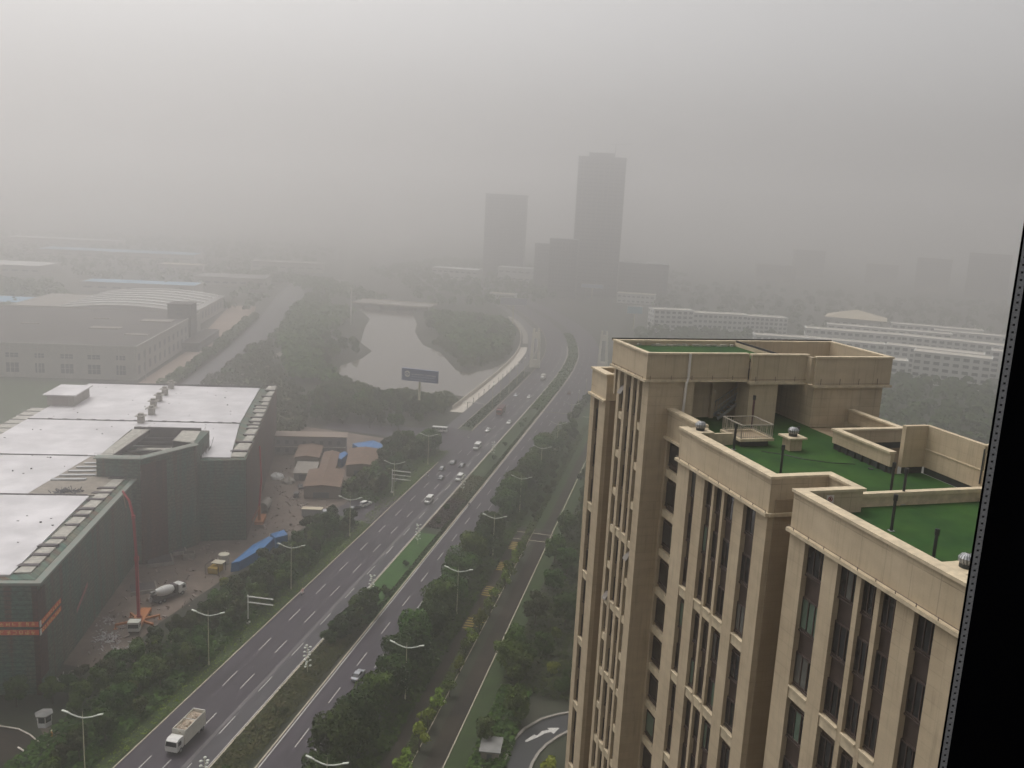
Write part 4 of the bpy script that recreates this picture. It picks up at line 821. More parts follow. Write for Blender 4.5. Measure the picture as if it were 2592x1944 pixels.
rider('rider at the kerb beside the dark cars',HW,300,-87.3,PI,BCAR)
rider('rider crossing near the side road mouth',HW,358,-87.0,PI,GREYC)
# worker in orange beside the guard booth
bm_=bpy.data.meshes.new('body'); V=[(0,0,.98),(0,0,1.2),(0,.02,1.42),(0,.03,1.52),(-.19,.02,1.4),(-.26,.04,1.13),(-.22,.16,.92),(.19,.02,1.4),(.27,.05,1.13),(.24,.18,.93),(-.1,0,.92),(-.12,.03,.5),(-.13,-.02,.08),(.1,0,.92),(.13,.10,.5),(.14,.02,.08),(0,.04,1.6),(-.13,.12,.04),(.14,.16,.04)]
E_=[(0,1),(1,2),(2,3),(2,4),(4,5),(5,6),(2,7),(7,8),(8,9),(0,10),(10,11),(11,12),(0,13),(13,14),(14,15),(3,16),(12,17),(15,18)]
bm_.from_pydata([Vector(v) for v in V],E_,[]); 
ob=bpy.data.objects.new('body',bm_); col.objects.link(ob); ob.modifiers.new('skin','SKIN'); 
rad=[.15,.15,.16,.06,.075,.05,.04,.075,.05,.04,.1,.075,.05,.1,.075,.05,.055,.045,.045]
for i,sv in enumerate(bm_.skin_vertices[0].data): sv.radius=(rad[i],rad[i]*.85); sv.use_root=(i==0)
ss=ob.modifiers.new('sub','SUBSURF'); ss.levels=1; ss.render_levels=1; bm_.materials.append(VEST)
t=thing('person','person in an orange vest and pale hat standing by the booth','person',HW,126.9,-104.3,0.03,extra=2.6); ob.parent=t
p=MB(); p.ball((0,.05,1.68),.095,.11,.13,12,8); p.build('head',SKIN,t,smooth=True); p=MB(); p.ball((0,.04,1.76),.16,.18,.07,12,6); p.build('hat',HAT,t)
p=MB(); p.tube((-.13,.02,.5),(-.13,0,.1),.085,.06); p.tube((.13,.09,.5),(.14,.03,.1),.085,.06); p.build('trousers',GREYC,t)
# ---------------------------------------------------------------- street furniture
def lamp(first,h,u,label,heading,group='double arm street lamps'):
    if first is None:
        t=thing('street_lamp',label,'street lamp',HW,h,u,0,group,extra=heading)
        p=MB(); p.tube((0,0,0),(0,0,11.4),.11,.07,n=8); p.tube((0,0,0),(0,0,.8),.2,.16,n=8); p.tube((0,0,11.4),(0,0,12.3),.05,.02,n=6); p.build('pole',POLEY,t)
        for s in (-1,1):
            p=MB(); pts=[(0,0,11.0),(s*.9,0,11.15),(s*1.9,0,11.45),(s*2.7,0,11.8)]
            for a,c in zip(pts,pts[1:]): p.tube(a,c,.13,.12,n=6)
            o=p.build('arm',LAMPG,t)
            q=MB(); q.bar((s*2.5,0,11.75),(s*3.5,0,12.02),.38,.16); q.build('lamp_head',LAMPG,o)
        return t
    return dup(first,HW,h,u,0,heading,label,group)
names=['nearest','second','third','fourth','fifth','sixth','seventh','eighth','ninth']
L0=None
lab_l=['street lamp above the left tree belt near the guard booth','street lamp above the left belt level with the pump truck','street lamp above the left belt level with the white tank','street lamp above the left belt by the belt gap','street lamp above the left belt beside the second sign frame','street lamp in the left belt just before the side road mouth']
for i,lb in enumerate(lab_l):
    L=lamp(L0,119+39.3*i,-91.9,lb,0.12); L0=L0 or L
lab_r=['street lamp over the right tree row closest to the camera','street lamp over the right tree row beyond the silver sedan','street lamp over the right tree row near the yellow stripes','street lamp over the right row beyond the yellow stripes','fifth street lamp over the right row','sixth street lamp over the right row','seventh street lamp over the right row behind the parapet corner','eighth street lamp along the right row by the far median']
for i,lb in enumerate(lab_r): lamp(L0,118+39.3*i,-48.8,lb,0.0)
far=[(418,-90.5),(436,-90.5),(458,-90.5),(480,-90.6),(502,-90.8)]
for i,(h,u) in enumerate(far): lamp(L0,h,u,['first','second','third','fourth','fifth'][i]+' slim lamp post counted from the red truck along the bridge planting',0.1+PI/2)
for i,(h,u) in enumerate([(420,-49),(450,-49),(480,-48.8)]): lamp(L0,h,u,['first','second','third'][i]+' lamp on the right bridge edge counted away from the tree row',0.1+PI/2)
# tiered lantern poles in the median
T0=None
tl=['tiered lantern pole at the bottom edge of the median','tiered lantern pole beside the dark median hedge','tiered lantern pole at the start of bright green grass','tiered lantern pole at the far end of bright green grass','tiered lantern pole beside the white minivan','tiered lantern pole near the white minibus']
for i,(h,lb) in enumerate(zip((120.9,161,199,237,288,335),tl)):
    if T0 is None:
        t=thing('lantern_pole',lb,'lantern pole',HW,h,-71.2,0.1,'tiered lantern poles in the median'); T0=t
        p=MB(); p.tube((0,0,0),(0,0,6.1),.08,.05,n=8); p.build('pole',POLEY,t)
        for k in range(5):
            z=1.6+k*1.05; p=MB()
            for a in range(3):
                an=a*2.09+k*.5; x,y=math.cos(an)*.62,math.sin(an)*.62; p.bar((0,0,z-.15),(x,y,z),.06,.06); p.ball((x,y,z+.06),.30,.30,.17,8,5)
            p.build('lantern_tier',LAMPG,t)
    else: dup(T0,HW,h,-71.2,0.1,random.uniform(0,2),lb)
# cantilever sign frames
def signframe(label,h,u,zs,w_,foot):
    t=thing('sign_frame',label,'sign frame',HW,h,u,0,'white cantilever sign frames over the highway',extra=0.05)
    p=MB(); p.tube((0,0,0),(0,0,zs[-1]+.35),.17,.15,n=10); p.box(-.4,.4,-.4,.4,0,.5); p.build('post',WHITEP,t)
    p=MB()
    for z in zs: p.tube((-.2,0,z),(w_,0,z-.05),.17,.15,n=8)
    split(p,'cantilever_arm',WHITEP,t)
signframe('white two armed sign frame in the left verge beyond the second lamp',177.8,-93.2,[5.2,6.6],6.0,0)
signframe('white three armed sign frame in the left verge beneath the far belt lamp',279,-93.5,[5.0,6.4,7.8],6.4,0)
# billboard with emblem
def billboard(label,h,u,zb,hh,ww,mat,extra,pole=POLEY,r=.6,marks=True,group='single pole billboards'):
    t=thing('billboard',label,'billboard',HW,h,u,0,group,extra=extra)
    p=MB(); p.tube((0,0,0),(0,0,zb),r,r*.9,n=14); p.build('pole',pole,t)
    p=MB(); p.box(-ww/2,ww/2,-.5,.5,zb,zb+hh); p.build('board',mat,t)
    p=MB(); p.box(-ww/2-.15,ww/2+.15,-.62,.62,zb-.25,zb); p.box(-ww/2-.15,ww/2+.15,-.62,.62,zb+hh,zb+hh+.2); p.box(-ww/2-.2,-ww/2,-.6,.6,zb,zb+hh); p.box(ww/2,ww/2+.2,-.6,.6,zb,zb+hh); split(p,'board_frame',BLUESIGN if marks else WHITEP,t)
    if marks:
        p=MB(); cx,cz=-ww/2+2.6,zb+hh*.56
        for i in range(20):
            a0,a1=2*PI*i/20,2*PI*(i+1)/20; p.bar((cx+1.15*math.cos(a0),-.53,cz+1.15*math.sin(a0)),(cx+1.15*math.cos(a1),-.53,cz+1.15*math.sin(a1)),0.06,.6)
        p.bar((cx-.5,-.53,cz-.5),(cx-.1,-.53,cz+.6),.06,.3); p.bar((cx+.5,-.53,cz+.5),(cx+.1,-.53,cz-.6),.06,.3); p.build('emblem',WHITEP,t)
        p=MB()
        for i in range(13): glyph(p,-ww/2+4.7+i*.93,zb+hh*.50,.80,lambda x,z:(x,-.53,z))
        p.build('characters',WHITEP,t)
        p=MB()
        for i in range(30): p.box(-ww/2+4.8+i*.38,-ww/2+5.05+i*.38,-.53,-.51,zb+hh*.34,zb+hh*.39)
        for i in range(34): p.box(-ww/2+4.2+i*.36,-ww/2+4.4+i*.36,-.53,-.51,zb+hh*.10,zb+hh*.16)
        p.build('small_lettering',simple('pale_lettering',(0.45,0.5,0.6),.6,.1),t)
    return t
billboard('blue billboard with white ring emblem standing before the pond',391.5,-119.2,15.9,5.2,17.3,BLUESIGN,-.08)
billboard('pale lilac billboard on a white pole beyond the bridge end',735,-145,16,6,22,simple('lilac_board',(0.42,0.42,0.5),.6,.1),.2,marks=False)
billboard('distant white and blue billboard in front of the tallest tower',1003,-110,12,4,24,simple('blueish_board',(0.38,0.46,0.62),.6,.1),.1,marks=False)
billboard('pale blue billboard rising from trees beside the white campus',766,-47,13,6,13,simple('cyan_board',(0.30,0.50,0.60),.6,.1),.3,marks=False)
# bridge pylons
PYL=simple('cream_concrete',(0.82,0.78,0.66),0.8,0.12,0.5)
for i,(h,u,lb) in enumerate([(541,-91.6,'twin legged concrete pylon on the left side of the bridge'),(553,-51.2,'twin legged concrete pylon behind the rooftop corner on the right side of the bridge')]):
    t=thing('bridge_pylon',lb,'pylon',HW,h,u,0,'concrete bridge pylons')
    for s in (-1,1): p=MB(); p.add([(s*2.5-.8,-1.2,0),(s*2.5+.8,-1.2,0),(s*2.5+.8,1.2,0),(s*2.5-.8,1.2,0),(s*1.6-.6,-.9,23),(s*1.6+.6,-.9,23),(s*1.6+.6,.9,23),(s*1.6-.6,.9,23)],[(0,3,2,1),(4,5,6,7),(0,1,5,4),(1,2,6,5),(2,3,7,6),(3,0,4,7)]); p.build('leg',PYL,t)
    p=MB(); p.box(-2.2,2.2,-.8,.8,18.2,21.8); p.box(-1.9,-.9,-.85,.85,23,24.2); p.box(.9,1.9,-.85,.85,23,24.2); p.box(-2.6,2.6,-.9,.9,0,5); p.build('cross_beam',PYL,t)
# bridge railings and bollards
t=thing('bridge_parapet','pale concrete parapet along the pond side of the bridge','parapet',HW,0,0)
p=MB(); P=clpts(408,790,8)
for (h,u,n),(h2,u2,n2) in zip(P,P[1:]):
    a=(u+n[1]*-37.6,h+n[0]*-37.6); c=(u2+n2[1]*-37.6,h2+n2[0]*-37.6); p.bar((*a,1.0),(*c,1.0),.35,2.0)
p.build('parapet_wall',CONC_L,t)
P0=None
for i in range(17):
    h=414+i*11.5
    if i==0: 
        P0=thing('dark_bollard','one of the dark posts lining the bridge pavement','bollard',HW,h,-101.7,0,'dark posts along the bridge pavement'); p=MB(); p.tube((0,0,0),(0,0,2.6),.16,.12); p.build('post_shaft',BLACKP,P0); p=MB(); p.ball((0,0,2.7),.25,.25,.25,8,5); p.build('post_top',BLACKP,P0)
    else: dup(P0,HW,h,-101.7)
t=thing('guard_rail','low white rail closing the pavement corner at the bridge start','rail',HW,0,0); p=MB(); p.bar((-108,423,.9),(-95.6,423.5,.9),.15,.25); p.bar((-101.5,404,.7),(-101.7,422,.7),.1,.15); p.build('rail',WHITEP,t)
for k in range(6): p=MB(); p.bar((-108+k*2.4,423+k*.1,0),(-108+k*2.4,423+k*.1,.9),.12,.12); p.build('rail_post',WHITEP,t)
t=thing('road_barrier','long white barrier line across the right carriageway verge','rail',HW,0,0); p=MB(); p.bar((-66,419,.7),(-52,420,.7),.12,.12); p.bar((-46,416,.8),(-39,417,.8),.15,.2); p.build('rail',POLEY,t)
# guard booth, concrete pad, chimney mast
t=thing('guard_booth','small grey hexagonal guard booth with glass sides by the entrance road','booth',HW,130.4,-108.6); hx=[(1.35*math.cos(R(60*i+15)),1.35*math.sin(R(60*i+15))) for i in range(6)]
p=MB(); p.prism([(x*.95,y*.95) for x,y in hx],0,.9); p.build('base_wall',WHITEWALL,t); p=MB(); p.prism([(x*.9,y*.9) for x,y in hx],.9,2.2); p.build('glazing',CARGL,t)
p=MB(); [p.bar((x*.95,y*.95,.9),(x*.95,y*.95,2.2),.1,.1) for x,y in hx]; split(p,'glazing_post',WHITEP,t); p=MB(); p.prism([(x*1.2,y*1.2) for x,y in hx],2.2,2.4); p.add([(x*1.2,y*1.2,2.4) for x,y in hx]+[(0,0,2.8)],[(i,(i+1)%6,6) for i in range(6)]); p.build('roof',CONC_G,t)
t=thing('concrete_kiosk','flat grey concrete kiosk beside the curved driveway kerb','kiosk',HW,143.4,-28.2,extra=.1); p=MB(); p.box(-1.6,1.6,-2.2,2.2,0,2.3); p.build('wall',simple('kiosk_wall',(0.3,0.25,0.22),.8,.3),t); p=MB(); p.box(-1.9,1.9,-2.5,2.5,2.3,2.5); p.build('roof',CONC_G,t); p=MB(); p.box(-.5,.4,-2.24,-2.2,.1,1.9); p.build('door',DARKWIN,t)
t=thing('tall_mast','slim white mast standing on the wooded bank of the pond','mast',HW,662,-259,0); p=MB(); p.tube((0,0,0),(0,0,28),.75,.6,n=10); p.build('mast_tube',WHITEP,t); p=MB(); p.tube((0,0,27.2),(0,0,28.2),1.0,1.0,n=10); p.build('mast_head',WHITEP,t)
t=thing('concrete_bridge','far low concrete road bridge crossing the head of the pond','bridge',HW,783,-265,0,extra=.03); p=MB(); p.box(-36,36,-16,16,3.2,4.4); p.build('deck',CONC,t); p=MB(); p.box(-36,36,-16.3,-16,4.4,5.3); p.box(-36,36,16,16.3,4.4,5.3); p.build('parapet',CONC_L,t)
for k in (-24,-8,8,24): p=MB(); p.box(k-1,k+1,-14,14,0,3.2); p.build('pier',TIMBER_SHADE,t)

# ---------------------------------------------------------------- trees
def crown(rx,rz,z0,nclump,ncard,size,sparse=0.0):
    b=MB(); cl=[]
    for i in range(nclump):
        a=random.uniform(0,2*PI); q=random.random()**.6; zz=random.uniform(-.75,1); rr=math.sqrt(max(0.05,1-zz*zz*.8))*q
        cl.append((rx*.72*rr*math.cos(a),rx*.72*rr*math.sin(a),z0+rz*.72*zz,random.uniform(.28,.5)*rx))
    for i in range(ncard):
        c=cl[i%nclump]; n=Vector((random.gauss(0,1),random.gauss(0,1),random.gauss(.25,1))).normalized()
        k=c[3]*(1-abs(random.gauss(0,.16))); p=Vector(c[:3])+n*k; p.z=c[2]+n.z*k*.85
        nn=(n+Vector((random.gauss(0,.5),random.gauss(0,.5),random.gauss(.2,.5)))).normalized(); b.card(p,nn,size*random.uniform(.6,1.4),random.uniform(.6,1))
    return b
def trunk(h,r,z0):
    b=MB(); b.tube((0,0,0),(.1,.05,h),r,r*.55,n=7)
    for i in range(5):
        a=i*1.3; b.tube((.05,.0,h*(.55+.08*i)),(math.cos(a)*h*.45,math.sin(a)*h*.45,h*(.85+.12*i)),r*.45,r*.15,n=5)
    return b
def proto(kind,rx,h,mats,nclump=13,ncard=1500,size=.34,label='',cat='tree',name='tree'):
    t=thing(name,label,cat,HW,0,0); 
    z0=h*.62; crown(rx,h*.42,z0,nclump,ncard,size).build('crown',mats,t); trunk(h*.55,.09+rx*.035,z0).build('trunk',BARK,t)
    return t
TP=[]   # prototypes are the first trees placed: nothing is left unused
class Kind:
    def __init__(s,n,rx,h,mat,nc=13,cards=1500,size=.34,name='tree',cat='tree'): s.src=[proto('t',rx*random.uniform(.92,1.08),h*random.uniform(.95,1.05),mat,nc,cards,size,name=name,cat=cat) for _ in range(n)]; s.used=[False]*n
    def place(s,fr,f,r,label,group,scale=1.0):
        i=random.randrange(len(s.src)); t=s.src[i]
        if not s.used[i]:
            s.used[i]=True; x,y=fr.w(f,r); t.location=(x,y,0); t.rotation_euler=(0,0,random.uniform(0,6.28)); t.scale=(scale,)*3; tag(t,label,t['category'],group); return t
        return dup(t,fr,f,r,0,random.uniform(0,6.28),label,group,scale)
K_dark=Kind(5,3.2,7.0,LEAF,16,2600,.27); K_row=Kind(3,5.0,9.8,LEAF,24,4600,.28); K_light=Kind(2,2.8,6.2,LEAF_Y,11,1100,.27); K_bush=Kind(2,1.7,2.6,LEAF,8,900,.2,name='bush',cat='bush'); K_thin=Kind(2,1.9,5.0,LEAF_Y,6,260,.24); K_far=Kind(3,4.6,8.5,LEAF,16,1500,.5); K_ol=Kind(3,2.7,7.2,LEAF_O,9,1500,.28)
NT=[0]
LAMPS=['nearest','second','third','fourth','fifth','sixth','seventh']
def where(label,h,u,q):
    """say which tree by the lamp it stands level with, its side of the belt and its size"""
    size='larger ' if q>.66 else 'smaller ' if q<.33 else ''
    L=LAMPS[max(0,min(6,int(round((h-119)/39.3))))]; d=(h-119)%39.3; pos='near' if d<9 or d>30 else 'beyond'
    if 'belt between' in label: return '%sdark belt tree left of the highway, %s the %s street lamp, %s side'%(size,pos,L,'kerb' if u>-99 else 'site')
    if 'left belt' in label: return '%syellow green tree in the left belt, %s the %s street lamp'%(size,pos,L)
    if 'beyond the gap' in label: return '%sdark tree in the belt beyond the gap, %s side, %s half'%(size,'kerb' if u>-101 else 'site','near' if h<300 else 'far')
    if 'beside the beige tower' in label: return '%s%s tree beside the beige tower, %s the %s right street lamp, %s'%(size,'bright' if 'bright' in label else 'dark',pos,L,'by the path' if u<-20 else 'by the tower')
    if 'between pond and side road' in label: return '%sdark wood tree %s, %s part'%(size,'behind the site sheds' if h<395 else 'by the pond edge','left' if u<-142 else 'right')
    return size+label
def scatter(n,poly,mind,kinds,label,group,smin=.75,smax=1.15,fr=HW):
    pts=[]; xs=[p[0] for p in poly]; ys=[p[1] for p in poly]; tries=0
    def inside(x,y):
        c=False; j=len(poly)-1
        for i in range(len(poly)):
            xi,yi=poly[i]; xj,yj=poly[j]
            if (yi>y)!=(yj>y) and x<(xj-xi)*(y-yi)/(yj-yi)+xi: c=not c
            j=i
        return c
    while len(pts)<n and tries<n*60:
        tries+=1; x=random.uniform(min(xs),max(xs)); y=random.uniform(min(ys),max(ys))
        if inside(x,y) and all((x-a)**2+(y-c)**2>mind*mind for a,c in pts): pts.append((x,y))
    for x,y in pts:
        k=random.choice(kinds); s_=random.uniform(smin,smax); k.place(fr,x,y,where(label,x,y,(s_-smin)/(smax-smin)),group,s_); NT[0]+=1
# left belt between highway and site
scatter(88,[(100,-93.5),(246,-93.5),(246,-103.5),(225,-103.5),(195,-104),(170,-106.5),(150,-107.5),(135,-113),(133,-103),(122,-97),(100,-95)],3.1,[K_dark]*5+[K_ol,K_ol],'dense dark green tree in the belt between highway and site','trees in the left highway belt',.55,.85)
scatter(7,[(140,-98),(240,-98),(240,-108),(140,-109)],7,[K_light],'yellow green tree among darker ones in the left belt','lighter trees in the left highway belt',.45,.7)
scatter(14,[(128,-117),(138,-117),(136,-140),(108,-140),(110,-120)],4,[K_dark],'dark tree in the corner thicket below the netted building','trees below the netted building',.6,.95)
scatter(34,[(270,-96),(334,-96),(340,-104),(330,-112),(300,-107),(268,-104)],3.6,[K_dark,K_dark,K_ol],'dense green tree in the belt beyond the gap','trees in the belt beyond the gap',.75,1.1)
scatter(4,[(320,-97),(335,-94),(335,-98),(322,-99)],3,[K_row],'broad round tree at the corner of the side road','trees at the side road corner',.8,1.0)
# right hand row overhanging the carriageway
for i in range(30):
    h=106+i*8.4+random.uniform(-1,1)
    if h>345: break
    if 248<h<258: continue
    K_row.place(HW,h,-51.6+random.uniform(-.8,.8),'large row tree overhanging the right carriageway, %s the %s lamp'%(['just before','level with','just beyond','well beyond'][int(((h-108)%39.3)/9.9)],LAMPS[int((h-108)/39.3)]),'row of large trees beside the right carriageway',random.uniform(.88,1.1)); NT[0]+=1
for i in range(8):
    h=352+i*13; K_far.place(HW,h,-48.5+random.uniform(-1,1),'hazy roadside tree in the far part of the right row','far trees beside the right carriageway',random.uniform(.5,.75)); NT[0]+=1
for i in range(18):
    h=112+i*7.2+random.uniform(-2,2); K_thin.place(HW,h,-41.3+random.uniform(-.8,.8),'thin yellowish young tree by the dark path, %s the %s right lamp'%(['just before','level with','just beyond','well beyond'][int(((h-106)%39.3)/9.9)],LAMPS[int((h-106)/39.3)]),'young trees beside the dark path',random.uniform(.85,1.35)); NT[0]+=1
for i in range(13):
    h=266+i*9+random.uniform(-2,2); K_ol.place(HW,h,-43.5+random.uniform(-1.5,1.5),'loose olive tree on the grass strip beyond the path crossing, %s part'%('near' if h<320 else 'far'),'olive trees on the far grass strip',random.uniform(.5,.85)); NT[0]+=1
scatter(78,[(132,-30.5),(138,-30.8),(168,-31.5),(380,-32),(380,-10),(240,0),(175,0),(165,-14),(160,-24),(150,-27)],3.6,[K_dark]*6+[K_ol,K_bush],'dark leafy tree in the dense planting beside the beige tower','trees in the planting beside the beige tower',.75,1.3)
scatter(8,[(150,-29),(300,-31),(300,-8),(170,-8),(166,-20)],7,[K_light],'bright yellow green tree in the planting beside the beige tower','brighter trees beside the beige tower',.45,.75)
scatter(4,[(134,-19),(146,-18),(150,-15),(150,-8),(136,-8)],3,[K_light,K_bush],'small tree inside the bend of the curved driveway','small trees inside the driveway bend',.6,.8)
# woods round the pond
scatter(60,[(368,-112),(392,-110),(404,-114),(405,-135),(402,-155),(414,-172),(398,-178),(377,-172),(358,-162),(360,-118)],4.4,[K_dark,K_dark,K_far,K_ol],'dark tree in the wood between pond and side road','trees between pond and side road',.75,1.1)
scatter(16,[(470,-196),(500,-200),(545,-203),(575,-222),(590,-240),(560,-240),(500,-225),(470,-210)],6,[K_far],'hazy tree on the left bank of the pond','trees on the left bank of the pond',.8,1.1)
scatter(16,[(628,-178),(670,-197),(722,-216),(722,-150),(662,-132),(592,-122),(592,-142)],9,[K_far],'hazy tree on the right bank of the pond','trees on the right bank of the pond',.9,1.25)
# median bushes
for h,u,s in ((186,-70,1.6),(189.5,-69.3,1.7),(194,-69.5,1.9),(176,-70.6,1.8),(179.5,-69.6,1.9),(183,-71,1.6),(173,-71.4,1.3),(191,-71.6,1.5),(145,-69,.7),(202,-68.6,.9),(221,-69.5,.6),(255,-70.4,.9),(268,-71,.8),(331,-70,.7),(352,-70,.7),(386,-70,.9),(397,-70,.8),(124,-69.6,1.0)):
    K_bush.place(HW,h,u,'rounded dark median bush '+('in the big clump by the near hedge end' if 170<h<197 else 'beside the bright grass' if 197<h<252 else 'in the purple planting' if 252<h<275 else 'on far median grass' if h>300 else 'in the near hedge'),'bushes in the highway median',s)
# anything unused goes to the planting by the tower
for K in (K_dark,K_row,K_light,K_bush,K_thin,K_far,K_ol):
    for i,u_ in enumerate(K.used):
        if not u_: t=K.src[i]; x,y=HW.w(380+i*5,-125); t.location=(x,y,0); tag(t,'dark tree in the wood between pond and side road',t['category'],'trees between pond and side road')
print('individual trees',NT[0])
# ---- low planting: one object each, too dense to count
def hedge(name,label,h0,h1,o0,o1,z1,mat,n,size=.2):
    b=MB(); P=clpts(h0,h1,2)
    for i in range(n):
        h,u,nn=random.choice(P); o=random.uniform(o0,o1); hh=h+random.uniform(-1,1)+nn[0]*o; uu=u+nn[1]*o
        e=min(1,min(o-o0,o1-o)/.5+.4); x,y=HW.w(hh,uu); b.card((x,y,random.uniform(.1,z1)*e),(random.gauss(0,.5),random.gauss(0,.5),1),size*random.uniform(.6,1.4))
    o=b.build(name,mat); tag(o,label,'hedge' if name=='hedge' else 'ground cover',kind='stuff')
hedge('hedge','clipped olive green hedge filling the near median strip',62,186,-3.5,2.6,.8,LEAF_O,11000)
hedge('shrubbery','patches of russet shrub in the near median strip',70,186,-2.5,1.5,1.0,LEAF_R,3500,.26)
hedge('hedge','low dark hedge line along the right side of the grassy median',186,430,1.9,3.1,.7,LEAF,7000)
hedge('hedge','purple brown clipped planting in the middle of the median',252,278,-3.2,2.6,.7,LEAF_P,2600,.26)
hedge('hedge','russet clipped planting in the median beyond the purple block',278,306,-3.2,2.6,.6,LEAF_R,2600,.26)
hedge('hedge','dark hedge filling the far median up to the bridge',425,700,-3.2,3.1,1.3,LEAF,7000,.45)
hedge('undergrowth','dark undergrowth in the left highway belt',100,246,-36,-22.5,1.3,LEAF,16000,.34)
hedge('undergrowth','dark undergrowth in the belt beyond the gap',268,338,-42,-24,1.3,LEAF,6000,.4)
hedge('undergrowth','mixed undergrowth beneath the right tree row',100,400,15,24,1.2,LEAF,14000,.36)
hedge('undergrowth','yellow green scrub between service lane and dark path',100,400,26.5,28.7,.9,LEAF_O,6000,.26)
hedge('undergrowth','dense low shrubs beside the beige tower',166,400,38.5,74,1.6,LEAF,26000,.4)
hedge('undergrowth','low shrubs near the curved driveway',118,166,38.5,45,1.2,LEAF,3500,.34)
hedge('undergrowth','low planting strip beside the bridge lamps',378,520,-24.8,-20,.8,LEAF,5000,.3)
hedge('grass','rough grass tufts on the left highway verge',62,336,-24,-19.6,.25,LEAF_Y,5000,.16)
def woods(name,label,polys,n,size,hmin,hmax,mat,fr=HW,cards=46):
    b=MB()
    for poly,k in polys:
        xs=[p[0] for p in poly]; ys=[p[1] for p in poly]; m=0; tr=0
        while m<int(n*k) and tr<n*k*30:
            tr+=1; x=random.uniform(min(xs),max(xs)); y=random.uniform(min(ys),max(ys)); c=False; j=len(poly)-1
            for i in range(len(poly)):
                xi,yi=poly[i]; xj,yj=poly[j]
                if (yi>y)!=(yj>y) and x<(xj-xi)*(y-yi)/(yj-yi)+xi: c=not c
                j=i
            if not c: continue
            m+=1; X,Y=fr.w(x,y); hh=random.uniform(hmin,hmax); rr=hh*random.uniform(.4,.6)
            for q in range(cards):
                nn=Vector((random.gauss(0,1),random.gauss(0,1),abs(random.gauss(0,1))+.05)).normalized(); b.card((X+nn.x*rr,Y+nn.y*rr,hh*.35+nn.z*hh*.62),(nn.x+random.gauss(0,.4),nn.y+random.gauss(0,.4),nn.z+random.gauss(.2,.4)),size*random.uniform(.6,1.4))
    o=b.build(name,mat); tag(o,label,'woodland',kind='stuff'); return o
woods('woodland','hazy woodland covering the ground beyond and around the pond',[([(632,-176),(712,-213),(742,-216),(722,-150),(662,-130),(590,-120),(552,-125),(545,-134),(592,-158)],.25),([(430,-175),(470,-200),(560,-240),(600,-250),(720,-280),(720,-330),(560,-270),(440,-205)],.2),([(800,-240),(1000,-330),(1100,-420),(1500,-420),(1500,0),(1000,-130),(860,-180)],.35),([(830,-290),(960,-400),(1000,-600),(900,-420),(800,-310)],.08)],2800,1.3,5,9,LEAF,cards=36)
woods('woodland','hazy woodland in front of and between the campus buildings',[([(420,20),(420,220),(570,240),(600,100),(760,60),(760,-40),(560,-38),(430,-36)],.55),([(720,100),(900,-40),(1300,-60),(1300,500),(900,400),(760,260)],.3)],1300,1.3,6,10,LEAF,cards=40)
woods('shore_shrubbery','dense low bushes lining the banks of the pond',[([(396,-109),(424,-110),(432,-116),(430,-138),(424,-150),(436,-168),(448,-178),(425,-182),(398,-176)],.55),([(632,-176),(592,-172),(568,-156),(545,-144),(518,-131),(512,-127),(530,-121),(560,-115),(600,-118),(600,-150)],.45)],620,.6,2.2,4.6,LEAF,cards=60)
woods('woodland','scrubby bushes on the slope left of the pond',[([(352,-108),(352,-44),(420,-40),(470,-58),(500,-68),(600,-88),(600,-94),(440,-100)],1)],700,.6,1.5,5,LEAF_O,fr=ST,cards=46)
woods('woodland','street trees and hedges between the grey factory and its road',[([(440,-118),(440,-113),(620,-112),(720,-115),(720,-120),(560,-116)],.45),([(430,-97),(700,-88),(900,-95),(900,-70),(700,-70),(600,-86),(430,-94)],.55)],300,.8,3,6,LEAF,fr=ST,cards=40)
woods('woodland','distant trees fading into haze beyond the factories',[([(760,-120),(760,-150),(900,-230),(1300,-700),(1800,-900),(1800,-120),(1000,-135)],.6),([(640,-260),(900,-500),(900,-330),(760,-262)],.4)],1500,1.8,5,9,LEAF,fr=ST,cards=26)
# ---------------------------------------------------------------- far buildings
def block(name,label,cat,fr,f,r,w_,d,h,wall,roof=None,extra=0,rows=0,cols=0,win=DARKWIN,group=None,wh=1.6,ww=None,side=True,par=.6):
    t=thing(name,label,cat,fr,f,r,0,group,extra=extra)
    p=MB(); p.box(-w_/2,w_/2,0,d,0,h); p.build('wall',wall,t)
    p=MB(); p.box(-w_/2-.3,w_/2+.3,-.3,.3,h,h+par); p.box(-w_/2-.3,w_/2+.3,d-.3,d+.3,h,h+par); p.box(-w_/2-.3,-w_/2+.3,.3,d-.3,h,h+par); p.box(w_/2-.3,w_/2+.3,.3,d-.3,h,h+par); split(p,'parapet',wall,t)
    p=MB(); p.box(-w_/2+.3,w_/2-.3,.3,d-.3,h,h+.1); p.build('roof',roof or GREYROOF,t)
    if rows:
        for k in range(rows):
            z=h*(k+.45)/rows+.2; p=MB()
            for i in range(cols):
                x=-w_/2+w_*(i+.5)/cols; q=(ww or w_/cols*.6)/2; p.box(x-q,x+q,-.08,0,z-wh/2,z+wh/2)
            if side:
                nc=max(1,int(d/(w_/cols)))
                for i in range(nc):
                    y=d*(i+.5)/nc; q=d/nc*.3
                    for sx in (-1,1): p.box(min(sx*w_/2,sx*(w_/2+.08)),max(sx*w_/2,sx*(w_/2+.08)),y-q,y+q,z-wh/2,z+wh/2)
            split(p,'window',win,t)
    return t
